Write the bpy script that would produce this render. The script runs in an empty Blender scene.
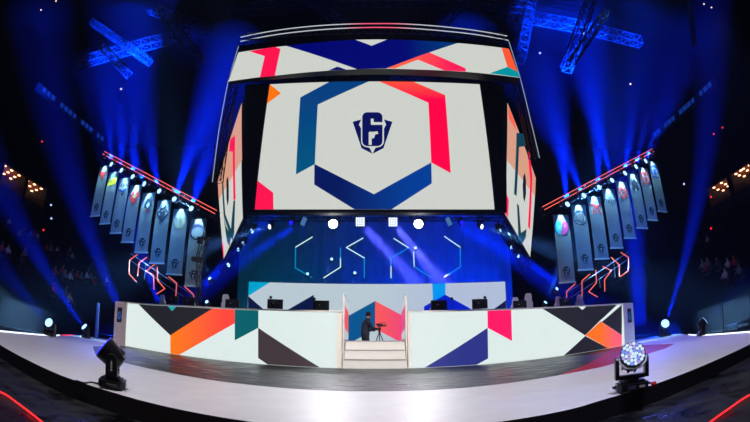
import bpy, bmesh, math, random
from mathutils import Vector, Matrix
random.seed(7)
SC = bpy.context.scene
COL = SC.collection
PI = math.pi

# ------------------------------------------------------------------ camera
F, PITCH, CH = 430.0, math.radians(18), 0.7
cam = bpy.data.cameras.new('camera'); camo = bpy.data.objects.new('camera', cam); COL.objects.link(camo)
cam.type = 'PANO'; cam.clip_start = 0.05; cam.clip_end = 300
try:
    cam.panorama_type = 'FISHEYE_EQUISOLID'; cam.fisheye_lens = F * 36 / 750; cam.fisheye_fov = PI
except Exception:
    pass
try:
    cam.cycles.panorama_type = 'FISHEYE_EQUISOLID'; cam.cycles.fisheye_lens = F * 36 / 750; cam.cycles.fisheye_fov = PI
except Exception:
    pass
cam.sensor_width = 36; cam.sensor_fit = 'HORIZONTAL'
camo.location = (0, 0, CH); camo.rotation_euler = (PI / 2 + PITCH, 0, 0)
SC.camera = camo


def ray(px, py):
    X = px - 375; Y = 211 - py; r = math.hypot(X, Y) + 1e-9
    th = 2 * math.asin(r / 2 / F)
    x = math.sin(th) * X / r; y = math.sin(th) * Y / r; z = math.cos(th)
    return Vector((x, z * math.cos(PITCH) - y * math.sin(PITCH), z * math.sin(PITCH) + y * math.cos(PITCH)))


def at(px, py, Y):
    d = ray(px, py); return d * (Y / d.y) + Vector((0, 0, CH))


def fl(px, py, z=0.0):
    d = ray(px, py); return d * ((z - CH) / d.z) + Vector((0, 0, CH))


def on_plane(px, py, p0, n):
    d = ray(px, py); o = Vector((0, 0, CH)); return o + d * ((p0 - o).dot(n) / d.dot(n))


# ------------------------------------------------------------------ materials
def srgb(c):
    return tuple((v / 255 / 12.92 if v / 255 <= .04045 else ((v / 255 + .055) / 1.055) ** 2.4) for v in c)


def mat(name, c, rough=.6, metal=0.0, noise=.15, scale=8, spec=.5):
    m = bpy.data.materials.new(name); m.use_nodes = True
    nt = m.node_tree; b = nt.nodes['Principled BSDF']
    lc = srgb(c)
    b.inputs['Roughness'].default_value = rough; b.inputs['Metallic'].default_value = metal
    b.inputs['Specular IOR Level'].default_value = spec
    tc = nt.nodes.new('ShaderNodeTexCoord'); nz = nt.nodes.new('ShaderNodeTexNoise'); nz.inputs['Scale'].default_value = scale
    nz.inputs['Detail'].default_value = 4
    mx = nt.nodes.new('ShaderNodeMix'); mx.data_type = 'RGBA'
    mx.inputs[6].default_value = (*[v * (1 - noise) for v in lc], 1); mx.inputs[7].default_value = (*[min(1, v * (1 + noise)) for v in lc], 1)
    nt.links.new(tc.outputs['Object'], nz.inputs['Vector']); nt.links.new(nz.outputs['Fac'], mx.inputs[0])
    nt.links.new(mx.outputs[2], b.inputs['Base Color'])
    return m


def glow(name, c, s=1.0, c2=None, axis='X', lo=-1, hi=1, grain=.03, lin=False):
    """A light-giving surface (LED panel or tube); c -> c2 along an object axis between lo and hi."""
    m = bpy.data.materials.new(name); m.use_nodes = True
    nt = m.node_tree; b = nt.nodes['Principled BSDF']
    b.inputs['Base Color'].default_value = (.015, .015, .018, 1); b.inputs['Roughness'].default_value = .45
    a = c if lin else srgb(c)
    tc = nt.nodes.new('ShaderNodeTexCoord'); col = None
    if c2:
        sp = nt.nodes.new('ShaderNodeSeparateXYZ'); nt.links.new(tc.outputs['Object'], sp.inputs[0])
        mr = nt.nodes.new('ShaderNodeMapRange'); mr.inputs['From Min'].default_value = lo; mr.inputs['From Max'].default_value = hi
        nt.links.new(sp.outputs[axis], mr.inputs['Value'])
        mx = nt.nodes.new('ShaderNodeMix'); mx.data_type = 'RGBA'
        mx.inputs[6].default_value = (*a, 1); mx.inputs[7].default_value = (*srgb(c2), 1)
        nt.links.new(mr.outputs[0], mx.inputs[0]); col = mx.outputs[2]
    nz = nt.nodes.new('ShaderNodeTexNoise'); nz.inputs['Scale'].default_value = 3
    nt.links.new(tc.outputs['Object'], nz.inputs['Vector'])
    mr2 = nt.nodes.new('ShaderNodeMapRange'); mr2.inputs['To Min'].default_value = s * (1 - grain); mr2.inputs['To Max'].default_value = s * (1 + grain)
    nt.links.new(nz.outputs['Fac'], mr2.inputs['Value']); nt.links.new(mr2.outputs[0], b.inputs['Emission Strength'])
    if col: nt.links.new(col, b.inputs['Emission Color'])
    else: b.inputs['Emission Color'].default_value = (*a, 1)
    return m


M = {}
M['black'] = mat('black_paint', (14, 14, 18), .55)
M['truss'] = mat('truss_metal', (70, 74, 84), .45, .4)
M['plastic'] = mat('black_plastic', (20, 20, 24), .38, noise=.1)
M['plastic2'] = mat('dark_grey_plastic', (42, 42, 50), .45, noise=.1)
M['drape'] = mat('backdrop_cloth', (95, 100, 120), .9, scale=2)
M['blackdrape'] = mat('black_drape', (12, 12, 16), .9)
M['white'] = mat('white_laminate', (225, 222, 218), .5, noise=.04)
M['white_gloss'] = mat('white_leather', (225, 215, 225), .35, noise=.03)
M['banner'] = mat('banner_cloth', (165, 178, 190), .85, noise=.04, scale=3)
M['ink'] = mat('banner_ink_navy', (14, 24, 60), .8)
M['red_ink'] = mat('red_ink', (215, 30, 45), .8)
M['yellow_ink'] = mat('yellow_ink', (245, 215, 10), .8)
M['blue_ink'] = mat('blue_ink', (10, 60, 160), .8)
M['gold_ink'] = mat('gold_ink', (165, 155, 110), .8)
M['cyan_ink'] = mat('cyan_ink', (20, 170, 215), .8)
M['pink_ink'] = mat('pink_ink', (225, 60, 150), .8)
M['purple_ink'] = mat('purple_ink', (75, 60, 170), .8)
M['grey_ink'] = mat('grey_ink', (90, 90, 100), .8)
M['skin'] = mat('skin', (170, 120, 95), .6)
M['hair'] = mat('dark_hair', (22, 17, 15), .8)
M['shirt'] = mat('navy_shirt', (22, 28, 48), .85)
M['trousers'] = mat('dark_trousers', (16, 17, 24), .85)
M['glass'] = mat('smoked_glass', (60, 64, 80), .15)
M['stand'] = mat('concrete_stand', (7, 7, 11), .95, spec=.1)
M['void'] = mat('dark_roof', (5, 5, 7), .95, spec=.05)
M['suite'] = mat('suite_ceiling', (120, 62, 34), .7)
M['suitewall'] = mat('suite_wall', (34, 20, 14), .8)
M['table'] = mat('table_grey', (70, 80, 120), .5)

# stage floor: white panels with faint scuffs
def floor_mat(name, c, rough, noise, scale, stretch=(1, 1, 1), bump=0.0, spec=.5):
    m = mat(name, c, rough, noise=noise, scale=scale, spec=spec)
    nt = m.node_tree; b = nt.nodes['Principled BSDF']
    tc = [n for n in nt.nodes if n.type == 'TEX_COORD'][0]; nz = [n for n in nt.nodes if n.type == 'TEX_NOISE'][0]
    mp = nt.nodes.new('ShaderNodeMapping'); mp.inputs['Scale'].default_value = stretch
    nt.links.new(tc.outputs['Object'], mp.inputs[0]); nt.links.new(mp.outputs[0], nz.inputs['Vector'])
    cl = nt.nodes.new('ShaderNodeMapRange'); cl.inputs['From Min'].default_value = .36; cl.inputs['From Max'].default_value = .64
    mx = [n for n in nt.nodes if n.type == 'MIX'][0]; nt.links.new(nz.outputs['Fac'], cl.inputs['Value']); nt.links.new(cl.outputs[0], mx.inputs[0])
    nz.inputs['Detail'].default_value = 8; nz.inputs['Roughness'].default_value = .65
    mr = nt.nodes.new('ShaderNodeMapRange'); mr.inputs['To Min'].default_value = rough * (1 - noise * .6); mr.inputs['To Max'].default_value = rough * (1 + noise)
    nt.links.new(cl.outputs[0], mr.inputs['Value']); nt.links.new(mr.outputs[0], b.inputs['Roughness'])
    if bump:
        bp = nt.nodes.new('ShaderNodeBump'); bp.inputs['Strength'].default_value = bump; bp.inputs['Distance'].default_value = .02
        nt.links.new(nz.outputs['Fac'], bp.inputs['Height']); nt.links.new(bp.outputs[0], b.inputs['Normal'])
    return m


M['floor_white'] = floor_mat('white_stage_floor', (228, 224, 226), .42, .05, 2.5)
M['floor_dark'] = floor_mat('dark_brushed_floor', (38, 35, 36), .34, .9, 2.2, (.6, 5, 1), .5, spec=.25)
M['floor_red'] = floor_mat('red_floor_area', (190, 14, 30), .4, .3, 3, (.5, 3.2, 1), .1, spec=.15)
M['floor_arena'] = floor_mat('arena_floor', (30, 30, 34), .4, .85, 2.2, (1, 1, 1), .35, spec=.3)


# ------------------------------------------------------------------ object helpers
def link_mesh(name, bm, mats, parent=None, smooth=False, loc=None, bevel=0):
    me = bpy.data.meshes.new(name)
    bmesh.ops.recalc_face_normals(bm, faces=bm.faces)
    bm.to_mesh(me); bm.free()
    if not isinstance(mats, (list, tuple)): mats = [mats]
    for m in mats: me.materials.append(m)
    if smooth:
        for p in me.polygons: p.use_smooth = True
    o = bpy.data.objects.new(name, me); COL.objects.link(o)
    if parent: o.parent = parent
    if loc is not None: o.location = loc
    if bevel:
        md = o.modifiers.new('bevel', 'BEVEL'); md.width = bevel; md.segments = 2; md.limit_method = 'ANGLE'
    return o


def tag(o, label=None, cat=None, group=None, kind=None):
    if label: o['label'] = label
    if cat: o['category'] = cat
    if group: o['group'] = group
    if kind: o['kind'] = kind
    return o


def empty(name, loc, label, cat, group=None, rz=0):
    o = bpy.data.objects.new(name, None); COL.objects.link(o); o.empty_display_size = .2
    o.location = loc; o.rotation_euler = (0, 0, rz)
    return tag(o, label, cat, group)


def box(bm, c, s, rot=None, mi=0):
    m = Matrix.Translation(Vector(c)) @ (rot.to_4x4() if rot else Matrix.Identity(4)) @ Matrix.Diagonal((*s, 1))
    r = bmesh.ops.create_cube(bm, size=1, matrix=m)
    for v in r['verts']:
        for f in v.link_faces: f.material_index = mi


def bar(bm, a, b, r, seg=8, mi=0, r2=None):
    a = Vector(a); b = Vector(b); d = b - a; L = d.length
    if L < 1e-6: return
    m = Matrix.Translation((a + b) / 2) @ d.to_track_quat('Z', 'Y').to_matrix().to_4x4()
    res = bmesh.ops.create_cone(bm, cap_ends=True, segments=seg, radius1=r, radius2=r if r2 is None else r2, depth=L, matrix=m)
    for v in res['verts']:
        for f in v.link_faces: f.material_index = mi


def ball(bm, c, r, sc=(1, 1, 1), u=12, v=8, mi=0):
    m = Matrix.Translation(Vector(c)) @ Matrix.Diagonal((*sc, 1))
    res = bmesh.ops.create_uvsphere(bm, u_segments=u, v_segments=v, radius=r, matrix=m)
    for w in res['verts']:
        for f in w.link_faces: f.material_index = mi


def poly(bm, pts, mi=0):
    vs = [bm.verts.new(Vector(p)) for p in pts]
    f = bm.faces.new(vs); f.material_index = mi
    return f


def copy_tree(o, parent=None):
    c = o.copy(); COL.objects.link(c)
    if parent: c.parent = parent
    for ch in list(o.children): copy_tree(ch, c)
    return c


def child(root, name):
    for c in root.children:
        if c.name.split('.')[0] == name: return c


def prism(bm, pts, h0, h1, mi=0):
    """closed solid from an XY outline between two heights"""
    a = [bm.verts.new((p[0], p[1], h0)) for p in pts]; b = [bm.verts.new((p[0], p[1], h1)) for p in pts]
    n = len(pts)
    fs = [bm.faces.new(a[::-1]), bm.faces.new(b)]
    for i in range(n): fs.append(bm.faces.new((a[i], a[(i + 1) % n], b[(i + 1) % n], b[i])))
    for f in fs: f.material_index = mi


def smooth_line(pts, n=6):
    """Catmull-Rom through XY points"""
    P = [Vector(p).to_2d() for p in pts]; P = [2 * P[0] - P[1]] + P + [2 * P[-1] - P[-2]]
    out = []
    for i in range(1, len(P) - 2):
        for k in range(n):
            t = k / n
            out.append(.5 * ((2 * P[i]) + (-P[i - 1] + P[i + 1]) * t + (2 * P[i - 1] - 5 * P[i] + 4 * P[i + 1] - P[i + 2]) * t * t + (-P[i - 1] + 3 * P[i] - 3 * P[i + 1] + P[i + 2]) * t ** 3))
    out.append(P[-2]); return out


def aim(o, d, up='Y'):
    o.rotation_euler = Vector(d).to_track_quat('-Z', up).to_euler()


def area(name, loc, target, size, power, col, spread=PI, size_y=None):
    l = bpy.data.lights.new(name, 'AREA'); l.energy = power; l.color = col; l.size = size; l.spread = spread
    l.shape = 'DISK' if size_y is None else 'RECTANGLE'
    if size_y: l.size_y = size_y
    o = bpy.data.objects.new(name, l); COL.objects.link(o); o.location = loc; aim(o, Vector(target) - Vector(loc)); return o


def spot(name, loc, target, power, col, deg=40, blend=.5, r=.05):
    l = bpy.data.lights.new(name, 'SPOT'); l.energy = power; l.color = col; l.spot_size = math.radians(deg); l.spot_blend = blend
    l.shadow_soft_size = r
    o = bpy.data.objects.new(name, l); COL.objects.link(o); o.location = loc; aim(o, Vector(target) - Vector(loc)); return o


# ------------------------------------------------------------------ arena shell
FZ = -.22
bm = bmesh.new(); box(bm, (0, 22, FZ - .1), (104, 84, .2)); tag(link_mesh('floor', bm, M['floor_arena']), kind='structure')
bm = bmesh.new(); box(bm, (0, 22, 34), (104, 84, .3)); tag(link_mesh('ceiling', bm, M['void']), kind='structure')
for nm, c, s in (('wall_left', (-52, 22, 17), (.3, 84, 34.5)), ('wall_right', (52, 22, 17), (.3, 84, 34.5)),
                 ('wall_back', (0, 64, 17), (104, .3, 34.5)), ('wall_front', (0, -20, 17), (104, .3, 34.5))):
    bm = bmesh.new(); box(bm, c, s); tag(link_mesh(nm, bm, M['void']), kind='structure')

# ------------------------------------------------------------------ stage floor
edge = [(-13.5, 20), (-13.6, 16.2), (-12.2, 13.6), (-10.75, 11.2), (-9.3, 7.5), (-8.1, 6.1), (-6.4, 5.17), (-3.95, 4.15), (-2.85, 3.86), (-1.6, 3.6), (0, 3.42),
        (1.6, 3.6), (2.3, 3.85), (3.25, 4.12), (5.0, 4.72), (6.6, 5.3), (8.0, 6.1), (9.1, 7.4), (10.9, 11.4), (13.0, 14.6), (14.6, 17.2), (14.6, 20)]
el = smooth_line(edge, 6)
bm = bmesh.new(); prism(bm, [(p.x, p.y) for p in el], FZ, 0)
bm.faces.ensure_lookup_table()
for f in bm.faces:
    if abs(f.normal.z) < .5 or f.calc_center_median().z < -.05: f.material_index = 1
st = link_mesh('floor_stage', bm, [M['floor_white'], M['black']])
bmm = st.data
for p in bmm.polygons: p.material_index = 0 if p.center.z > -.01 and abs(p.normal.z) > .5 else 1
tag(st, kind='structure')


def strip(name, pts, z, w, m, label, cat, r=.012):
    bm = bmesh.new()
    for a, b in zip(pts[:-1], pts[1:]): bar(bm, (a[0], a[1], z), (b[0], b[1], z), r, 6)
    return tag(link_mesh(name, bm, m), label, cat)


M['edge_white'] = glow('edge_led_white', (225, 235, 255), 1.6)
M['edge_red'] = glow('edge_led_red', (255, 40, 50), 1.5)
back_l = [p for p in el if p.x < -8.6 and p.y < 13.2]
back_r = [p for p in el if p.x > 8.6 and p.y < 14]
strip('edge_light_strip', back_l, .02, .02, M['edge_white'], 'thin white light strip along the left rim of the white stage', 'light strip', .02)
strip('edge_light_strip', back_r, .02, .02, M['edge_white'], 'thin white light strip along the right rim of the white stage', 'light strip', .02)
strip('edge_light_strip', [(-12.0, 13.3), (-12.6, 14.4), (-13.2, 15.4)], .02, .02, M['edge_red'], 'short red light strip on the stage rim beside the left end of the low wall', 'light strip', .015)

# fascia curve
def fy(x): return 12.72 + (.0210 if x < 0 else .0260) * x * x


FH = 1.70
front = [(-6.5, 8.5), (-6.2, 8.12), (-4.73, 7.4), (-3.06, 6.8), (-2.2, 6.62), (-1.12, 6.48), (0, 6.45), (1.15, 6.52), (2.1, 6.72), (3.2, 7.08)]
fr = smooth_line(front[1:], 5)
band = [(p.x, p.y) for p in fr] + [(4.6, 8.6), (6.6, 11.2), (9.0, 14.6)] + [(x * .5, fy(x * .5) - .03) for x in range(17, -20, -1)] + [(-9.4, 13.6), (-8.2, 10.6)]
bm = bmesh.new(); prism(bm, band, .0005, .004); tag(link_mesh('floor_dark_inlay', bm, M['floor_dark']), kind='structure')
red = [(3.2, 7.08), (4.3, 7.45), (5.2, 8.0), (7.4, 9.2), (8.6, 10.2), (8.9, 11.4), (9.6, 14.6), (9.0, 14.6), (6.6, 11.2), (4.6, 8.6)]  # red area of the floor, right of the dark band
bm = bmesh.new(); prism(bm, red, .0005, .004); tag(link_mesh('floor_red_area', bm, M['floor_red']), kind='structure')

# red guide lights on the arena floor
M['neon_red'] = glow('red_rope_light', (255, 45, 50), 1.3)
for pp, lab in (([(-26, 389), (0, 392), (20, 405), (44, 424), (66, 446)], 'red rope light curving over the dark floor at lower left'),
                ([(776, 386), (750, 395), (730, 408), (708, 424), (684, 446)], 'red rope light curving over the dark floor at lower right')):
    q = smooth_line([fl(a, b, FZ + .02).to_2d() for a, b in pp], 5)
    strip('rope_light', [(p.x, p.y) for p in q], FZ + .021, .02, M['neon_red'], lab, 'rope light', .012)

# ------------------------------------------------------------------ LED fascia
C_W = (222, 236, 234)
A = {
 'w': glow('led_white', C_W, 1.0), 'cream': mat('cream_panel', (236, 226, 214), .5, noise=.03),
 'black': glow('led_black', (34, 33, 40), 1.0), 'orange': glow('led_orange', (255, 128, 0), 1.0, (255, 70, 60), 'X', -7.2, -4.8),
 'teal': glow('led_teal', (0, 96, 104), 1.0), 'teal2': glow('led_light_teal', (40, 165, 170), 1.0), 'brown': glow('led_charcoal', (66, 54, 58), 1.0),
 'indigo': glow('led_indigo', (44, 52, 135), 1.0), 'pink': glow('led_pink', (255, 20, 100), 1.0),
 'orange2': glow('led_orange_pink', (255, 115, 20), 1.0, (255, 70, 150), 'X', 8.4, 10.4),
}
AK = list(A); AM = [A[k] for k in AK]


def curve_hit(px, py, fn):
    Y = fn(0)
    for _ in range(40): P = at(px, py, Y); Y = fn(P.x)
    return P.x, P.z


def curved_polys(bm, polys, fn, off, step=.25):
    """polys: list of (xz points, material index); laid on the vertical surface y = fn(x)"""
    for k, (pts, mi) in enumerate(polys):
        b2 = bmesh.new(); poly(b2, [(x, 0, z) for x, z in pts])
        xs = [p[0] for p in pts]; x = math.ceil(min(xs) / step) * step
        while x < max(xs):
            bmesh.ops.bisect_plane(b2, geom=b2.verts[:] + b2.edges[:] + b2.faces[:], plane_co=(x, 0, 0), plane_no=(1, 0, 0)); x += step
        vm = {}
        for v in b2.verts: vm[v] = bm.verts.new((v.co.x, fn(v.co.x) - off - .003 * k, v.co.z))
        for f in b2.faces:
            g = bm.faces.new([vm[v] for v in f.verts]); g.material_index = mi
        b2.free()


def fp(pts):
    out = []
    for a, b in pts:
        x, z = curve_hit(a, b, fy)
        z = .015 if z < .1 else (FH - .015 if z > FH - .1 else z)
        out.append((x, z))
    return out


def wall_block(bm, x0, x1, fn, d0, d1, z0, z1, step=.25):
    n = max(2, int(abs(x1 - x0) / step)); xs = [x0 + (x1 - x0) * i / n for i in range(n + 1)]
    prism(bm, [(x, fn(x) + d0) for x in xs] + [(x, fn(x) + d1) for x in xs[::-1]], z0, z1)


xL0 = curve_hit(126.5, 325, fy)[0]; xL1 = curve_hit(337.5, 340, fy)[0]; xR0 = curve_hit(410.5, 340, fy)[0]; xR1 = curve_hit(623.6, 325, fy)[0]
XG = .97   # half the width of the stair opening
i_ = AK.index
artL = [([(xL0, .01), (xL1, .01), (xL1, FH - .01), (xL0, FH - .01)], i_('w')),
        (fp([(138.7, 303), (170.6, 335.3), (212.8, 309)]), i_('black')),
        (fp([(168.0, 303), (176.8, 303), (172.4, 311.2)]), i_('teal2')),
        (fp([(170.6, 335.3), (212.8, 309), (235, 310), (235, 323.3), (179.7, 357), (170.6, 356)]), i_('orange')),
        (fp([(235.1, 310), (258.6, 311), (258.6, 327.8), (235, 340.4)]), i_('teal')),
        (fp([(258.4, 327.8), (320, 370), (267.6, 370), (258.4, 358)]), i_('brown'))]
artR = [([(xR0, .01), (xR1, .01), (xR1, FH - .01), (xR0, FH - .01)], i_('w')),
        (fp([(487.5, 327.8), (488, 358.4), (476.7, 370), (424.7, 370)]), i_('indigo')),
        (fp([(487.3, 311), (510.9, 309), (511.9, 341), (487.5, 327.8)]), i_('pink')),
        (fp([(542, 307), (616.6, 302), (599.4, 321.0), (584.8, 335.4)]), i_('black')),
        (fp([(578.0, 302), (585.8, 302), (582, 310)]), i_('w')),
        (fp([(621.3, 302), (621.4, 335.2), (601.4, 322)]), i_('black')),
        (fp([(584.8, 335.4), (600.2, 321.4), (621.5, 335.4), (621.5, 348.5), (607.3, 351)]), i_('orange2')),
        (fp([(584.8, 336), (607.3, 351), (563.5, 359)]), i_('black'))]
for side, xa, xb, xc, art, lab in ((-1, xL0, xL1, -XG, artL, 'left half of the low curved video wall, orange and teal shapes on white'),
                                   (1, xR0, xR1, XG, artR, 'right half of the low curved video wall, pink and orange shapes on white')):
    t = empty('video_wall', (0, 0, 0), lab, 'video wall', 'low curved video walls either side of the steps')
    xo = xa if side < 0 else xb           # outer end
    xe = xo + side * .86                   # end pillar
    bm = bmesh.new(); wall_block(bm, min(xo, xc), max(xo, xc), fy, 0, .22, 0, FH); link_mesh('wall_body', bm, M['white'], t)
    bm = bmesh.new(); curved_polys(bm, art, fy, .012); link_mesh('display', bm, AM, t)
    bm = bmesh.new(); wall_block(bm, min(xe, xc), max(xe, xc), fy, -.06, .26, FH, FH + .035); link_mesh('cap', bm, M['white'], t)
    bm = bmesh.new(); wall_block(bm, min(xc, xb if side < 0 else xa), max(xc, xb if side < 0 else xa), fy, -.03, -.0005, 0, FH); link_mesh('trim_panel', bm, A['cream'], t)
    bm = bmesh.new(); wall_block(bm, min(xo, xe), max(xo, xe), fy, -.05, .5, 0, FH); pl = link_mesh('end_pillar', bm, M['white'], t)
    # dark plate with a blue crest on the pillar
    cx = (xo + xe) / 2 + side * .05; bm = bmesh.new(); w = .17
    sl = (fy(cx + .1) - fy(cx - .1)) / .2
    def onp(dx, dz, off): return (cx + dx, fy(cx) + sl * dx - .05 - off, 1.2 + dz)
    poly(bm, [onp(-w, -.3, .012), onp(w, -.3, .012), onp(w, .3, .012), onp(-w, .3, .012)], 0)
    for a, b in (((-.1, -.05), (-.02, .12)), ((-.02, .12), (.07, .1)), ((-.1, -.05), (0, -.17)), ((0, -.17), (.1, -.03)), ((.02, .02), (.1, -.03))):
        d = Vector(b) - Vector(a); nn = Vector((-d.y, d.x)).normalized() * .018
        poly(bm, [onp(a[0] + nn.x, a[1] + nn.y, .016), onp(b[0] + nn.x, b[1] + nn.y, .016), onp(b[0] - nn.x, b[1] - nn.y, .016), onp(a[0] - nn.x, a[1] - nn.y, .016)], 1)
    link_mesh('crest_plate', bm, [M['ink'], glow('crest_blue', (50, 120, 220), 1.0)], pl)

# platform behind the wall, threshold and steps
bm = bmesh.new()
xs = [-10.6 + 21.2 * i / 40 for i in range(41)]
prism(bm, [(x, fy(x) + .26) for x in xs if x < -1.2] + [(-1.2, 19.4), (-10.6, 19.4)], .0, .35)
prism(bm, [(x, fy(x) + .26) for x in xs if x > 1.2] + [(11.2, 19.4), (1.2, 19.4)], .0, .35)
prism(bm, [(-1.2, 14.0), (1.2, 14.0), (1.2, 19.4), (-1.2, 19.4)], .0, .12)
tag(link_mesh('floor_platform', bm, M['blackdrape']), kind='structure')
t = empty('stage_steps', (0, 12.8, 0), 'white steps in the opening between the two low video walls', 'steps')
for k, (y0, z) in enumerate(((12.70, .285), (13.0, .57), (13.3, .85))):
    bm = bmesh.new(); box(bm, (0, (y0 + 13.95) / 2, z - .1425), (2 * XG - .12, 13.95 - y0, .2825)); o = link_mesh('step', bm, M['white'], t, bevel=.006); o.location.y = -12.8
    bm = bmesh.new(); box(bm, (0, y0 - .006, z - .015), (2 * XG - .13, .012, .028)); n = link_mesh('nosing', bm, mat('step_nosing', (170, 165, 165), .4), o)
# side panels of the opening
gl = {'w': glow('side_led_white', (205, 212, 214), .8), 'r': glow('side_led_red', (235, 80, 80), .9), 'p': glow('side_led_pink', (225, 60, 130), .9)}
for s in (-1, 1):
    t = empty('gate_panel', (s * .945, 13.0, .0), ('left' if s < 0 else 'right') + ' upright lit panel edging the steps, ' + ('coral' if s < 0 else 'pink') + ' block on white', 'panel')
    bm = bmesh.new(); box(bm, (0, 1.0, 1.14), (.045, 2.0, 2.28)); 
    for v in bm.verts:
        if v.co.z > 2 and v.co.y > 1: v.co.z -= .06
    link_mesh('frame', bm, M['white'], t)
    bm = bmesh.new(); x = -s * .028
    poly(bm, [(x, .05, .9), (x, 1.95, .9), (x, 1.95, 2.18), (x, .05, 2.24)], 0)
    x = -s * .031
    poly(bm, [(x, .05, 1.25), (x, 1.95, 1.1), (x, 1.95, 1.85), (x, .05, 1.95)], 1)
    link_mesh('display', bm, [gl['w'], gl['r'] if s < 0 else gl['p']], t)

# ------------------------------------------------------------------ rear video wall
RY = 19.0
rp = lambda L: [at(a, b, RY) for a, b in L]
RB = {'w': glow('rear_led_white_haze_tint', (188, 205, 216), .95, (180, 194, 222), 'X', 0, 3), 'w2': glow('rear_led_haze_bluewhite', (182, 196, 222), .95), 'cyan': glow('rear_led_cyan', (0, 160, 205), 1), 'navy': glow('rear_led_navy', (2, 20, 66), 1), 'blue': glow('rear_led_blue', (0, 84, 142), 1),  # white turns bluer to the right: tint of the blue haze put into the colour
      'coral': glow('rear_led_coral', (250, 92, 84), 1, (240, 70, 120), 'X', 0, 1.2), 'sky': glow('rear_led_sky', (0, 150, 240), 1), 'cobalt': glow('rear_led_cobalt', (0, 30, 200), 1)}
RK = list(RB)
t = empty('video_wall', (0, RY, .35), 'long pale video wall behind the platform with a blue and coral peak at its centre', 'video wall')
x0 = at(248, 300, RY).x; x1 = at(506, 300, RY).x; zt = at(375, 284, RY).z
bm = bmesh.new(); box(bm, ((x0 + x1) / 2, .12, (zt - .35) / 2), (x1 - x0 + .06, .2, zt - .35 + .03)); link_mesh('wall_body', bm, M['black'], t)
bm = bmesh.new()
def radd(pts, k, lay, clampx=True):
    P = rp(pts); q = []
    for p in P: q.append((min(max(p.x, x0), x1), -.002 - .004 * lay, min(max(p.z - .35, .02), zt - .35)))
    poly(bm, q, RK.index(k))
zl = .02
poly(bm, [(x0, -.001, zl), (x1, -.001, zl), (x1, -.001, zt - .35), (x0, -.001, zt - .35)], 0)
radd([(248, 280), (270, 280), (248, 296)], 'cyan', 1)
radd([(248, 296), (268, 313), (268, 345), (248, 345)], 'navy', 1)
radd([(283, 312.5), (313.8, 294.8), (314.5, 313), (314.5, 345), (283, 345)], 'navy', 1)
radd([(375.2, 301), (347.4, 316.4), (340, 321), (340, 345), (347, 345), (375.2, 328.8)], 'blue', 1)
radd([(375.2, 301), (403, 315.8), (410, 320), (410, 345), (403, 343.5), (375.2, 328.8)], 'coral', 1)
radd([(432.3, 280), (445.3, 280), (445.3, 294.8), (433, 301.4)], 'sky', 1)
radd([(445.3, 294.8), (467.5, 307), (474, 311), (474, 345), (424, 345), (424, 306.5), (433, 301.4)], 'cobalt', 2)
radd([(489, 312.5), (506, 300.3), (506, 345), (489, 345)], 'navy', 1)
link_mesh('display', bm, [RB[k] for k in RK], t)

# ------------------------------------------------------------------ hanging screens
W = {'w': glow('screen_white', (206, 210, 204), 1.0), 'blue': glow('screen_blue', (0, 62, 128), 1, (0, 84, 128), 'Z', 12.5, 8.5),
     'red': glow('screen_red', (255, 0, 70), 1, (255, 88, 60), 'Z', 12.4, 13.7), 'navy': glow('screen_navy', (2, 22, 92), 1, (0, 60, 150), 'X', -1.5, 1.5),
     'slate': glow('screen_slate', (8, 62, 120), 1), 'orange': glow('screen_orange', (255, 116, 0), 1), 'pink': glow('screen_pink', (255, 18, 78), 1),
     'logo': glow('screen_logo_navy', (6, 14, 88), 1), 'dnavy': glow('screen_deep_navy', (0, 4, 112), 1, (0, 50, 120), 'X', 1.5, 3.4),
     'coral': glow('screen_coral', (255, 98, 60), 1, (255, 30, 90), 'X', 1.2, 3.6), 'coral2': glow('screen_orange_red', (255, 88, 52), 1), 'teal': glow('screen_teal', (0, 148, 160), 1), 'peach': glow('screen_peach', (218, 158, 130), 1), 'teal2': glow('screen_dark_teal', (14, 62, 74), 1), 'black': glow('screen_black', (26, 24, 44), 1)}
WK = list(W); WM = [W[k] for k in WK]; wi = WK.index
MY = 18.0
t = empty('main_screen', (0, MY, 6.5), 'huge main video screen with hexagon ring and shield crest', 'screen')
mp_ = lambda L, k=0: [at(a, b, MY) - Vector((0, MY + .012 + .004 * k, 6.5)) for a, b in L]
X0, X1, Z0, Z1 = -5.45, 5.42, 6.62, 13.45
bm = bmesh.new(); hb = [(-6.02, Z0 - .12), (6.02, Z0 - .12), (6.75, Z1 + .12), (-6.85, Z1 + .12)]
va = [bm.verts.new((x, .05, z - 6.5)) for x, z in hb]; vb = [bm.verts.new((x * .985, .5, z - 6.5)) for x, z in hb]
bm.faces.new(va); bm.faces.new(vb[::-1])
for i in range(4): bm.faces.new((va[i], va[(i + 1) % 4], vb[(i + 1) % 4], vb[i]))
link_mesh('housing', bm, M['blackdrape'], t)
bm = bmesh.new()
def madd(pts, k, lay, zo=6.5):
    q = []
    for a, b in pts:
        p = at(a, b, MY); x = min(max(p.x, X0), X1); z = min(max(p.z, Z0), Z1)
        if p.z > Z1 - .12: z = Z1
        if p.z < Z0 + .12: z = Z0
        q.append((x, -.012 - .004 * lay, z))
    poly(bm, q, wi(k))
madd([(250, 212), (500, 212), (500, 70), (250, 70)], 'w', 0)
madd([(262, 80), (281, 93.5), (262, 104)], 'orange', 1)
madd([(250, 181), (273.3, 192.9), (273.4, 212), (250, 212)], 'pink', 1)
madd([(329.5, 78), (368.8, 76), (317.8, 104.7), (314.9, 164.2), (296, 174.6), (300.4, 97.6)], 'blue', 1)
madd([(379.1, 77), (413.2, 77), (445.1, 95.3), (450.6, 173.3), (431.2, 162.6), (428.3, 102.9)], 'red', 1)
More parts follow.
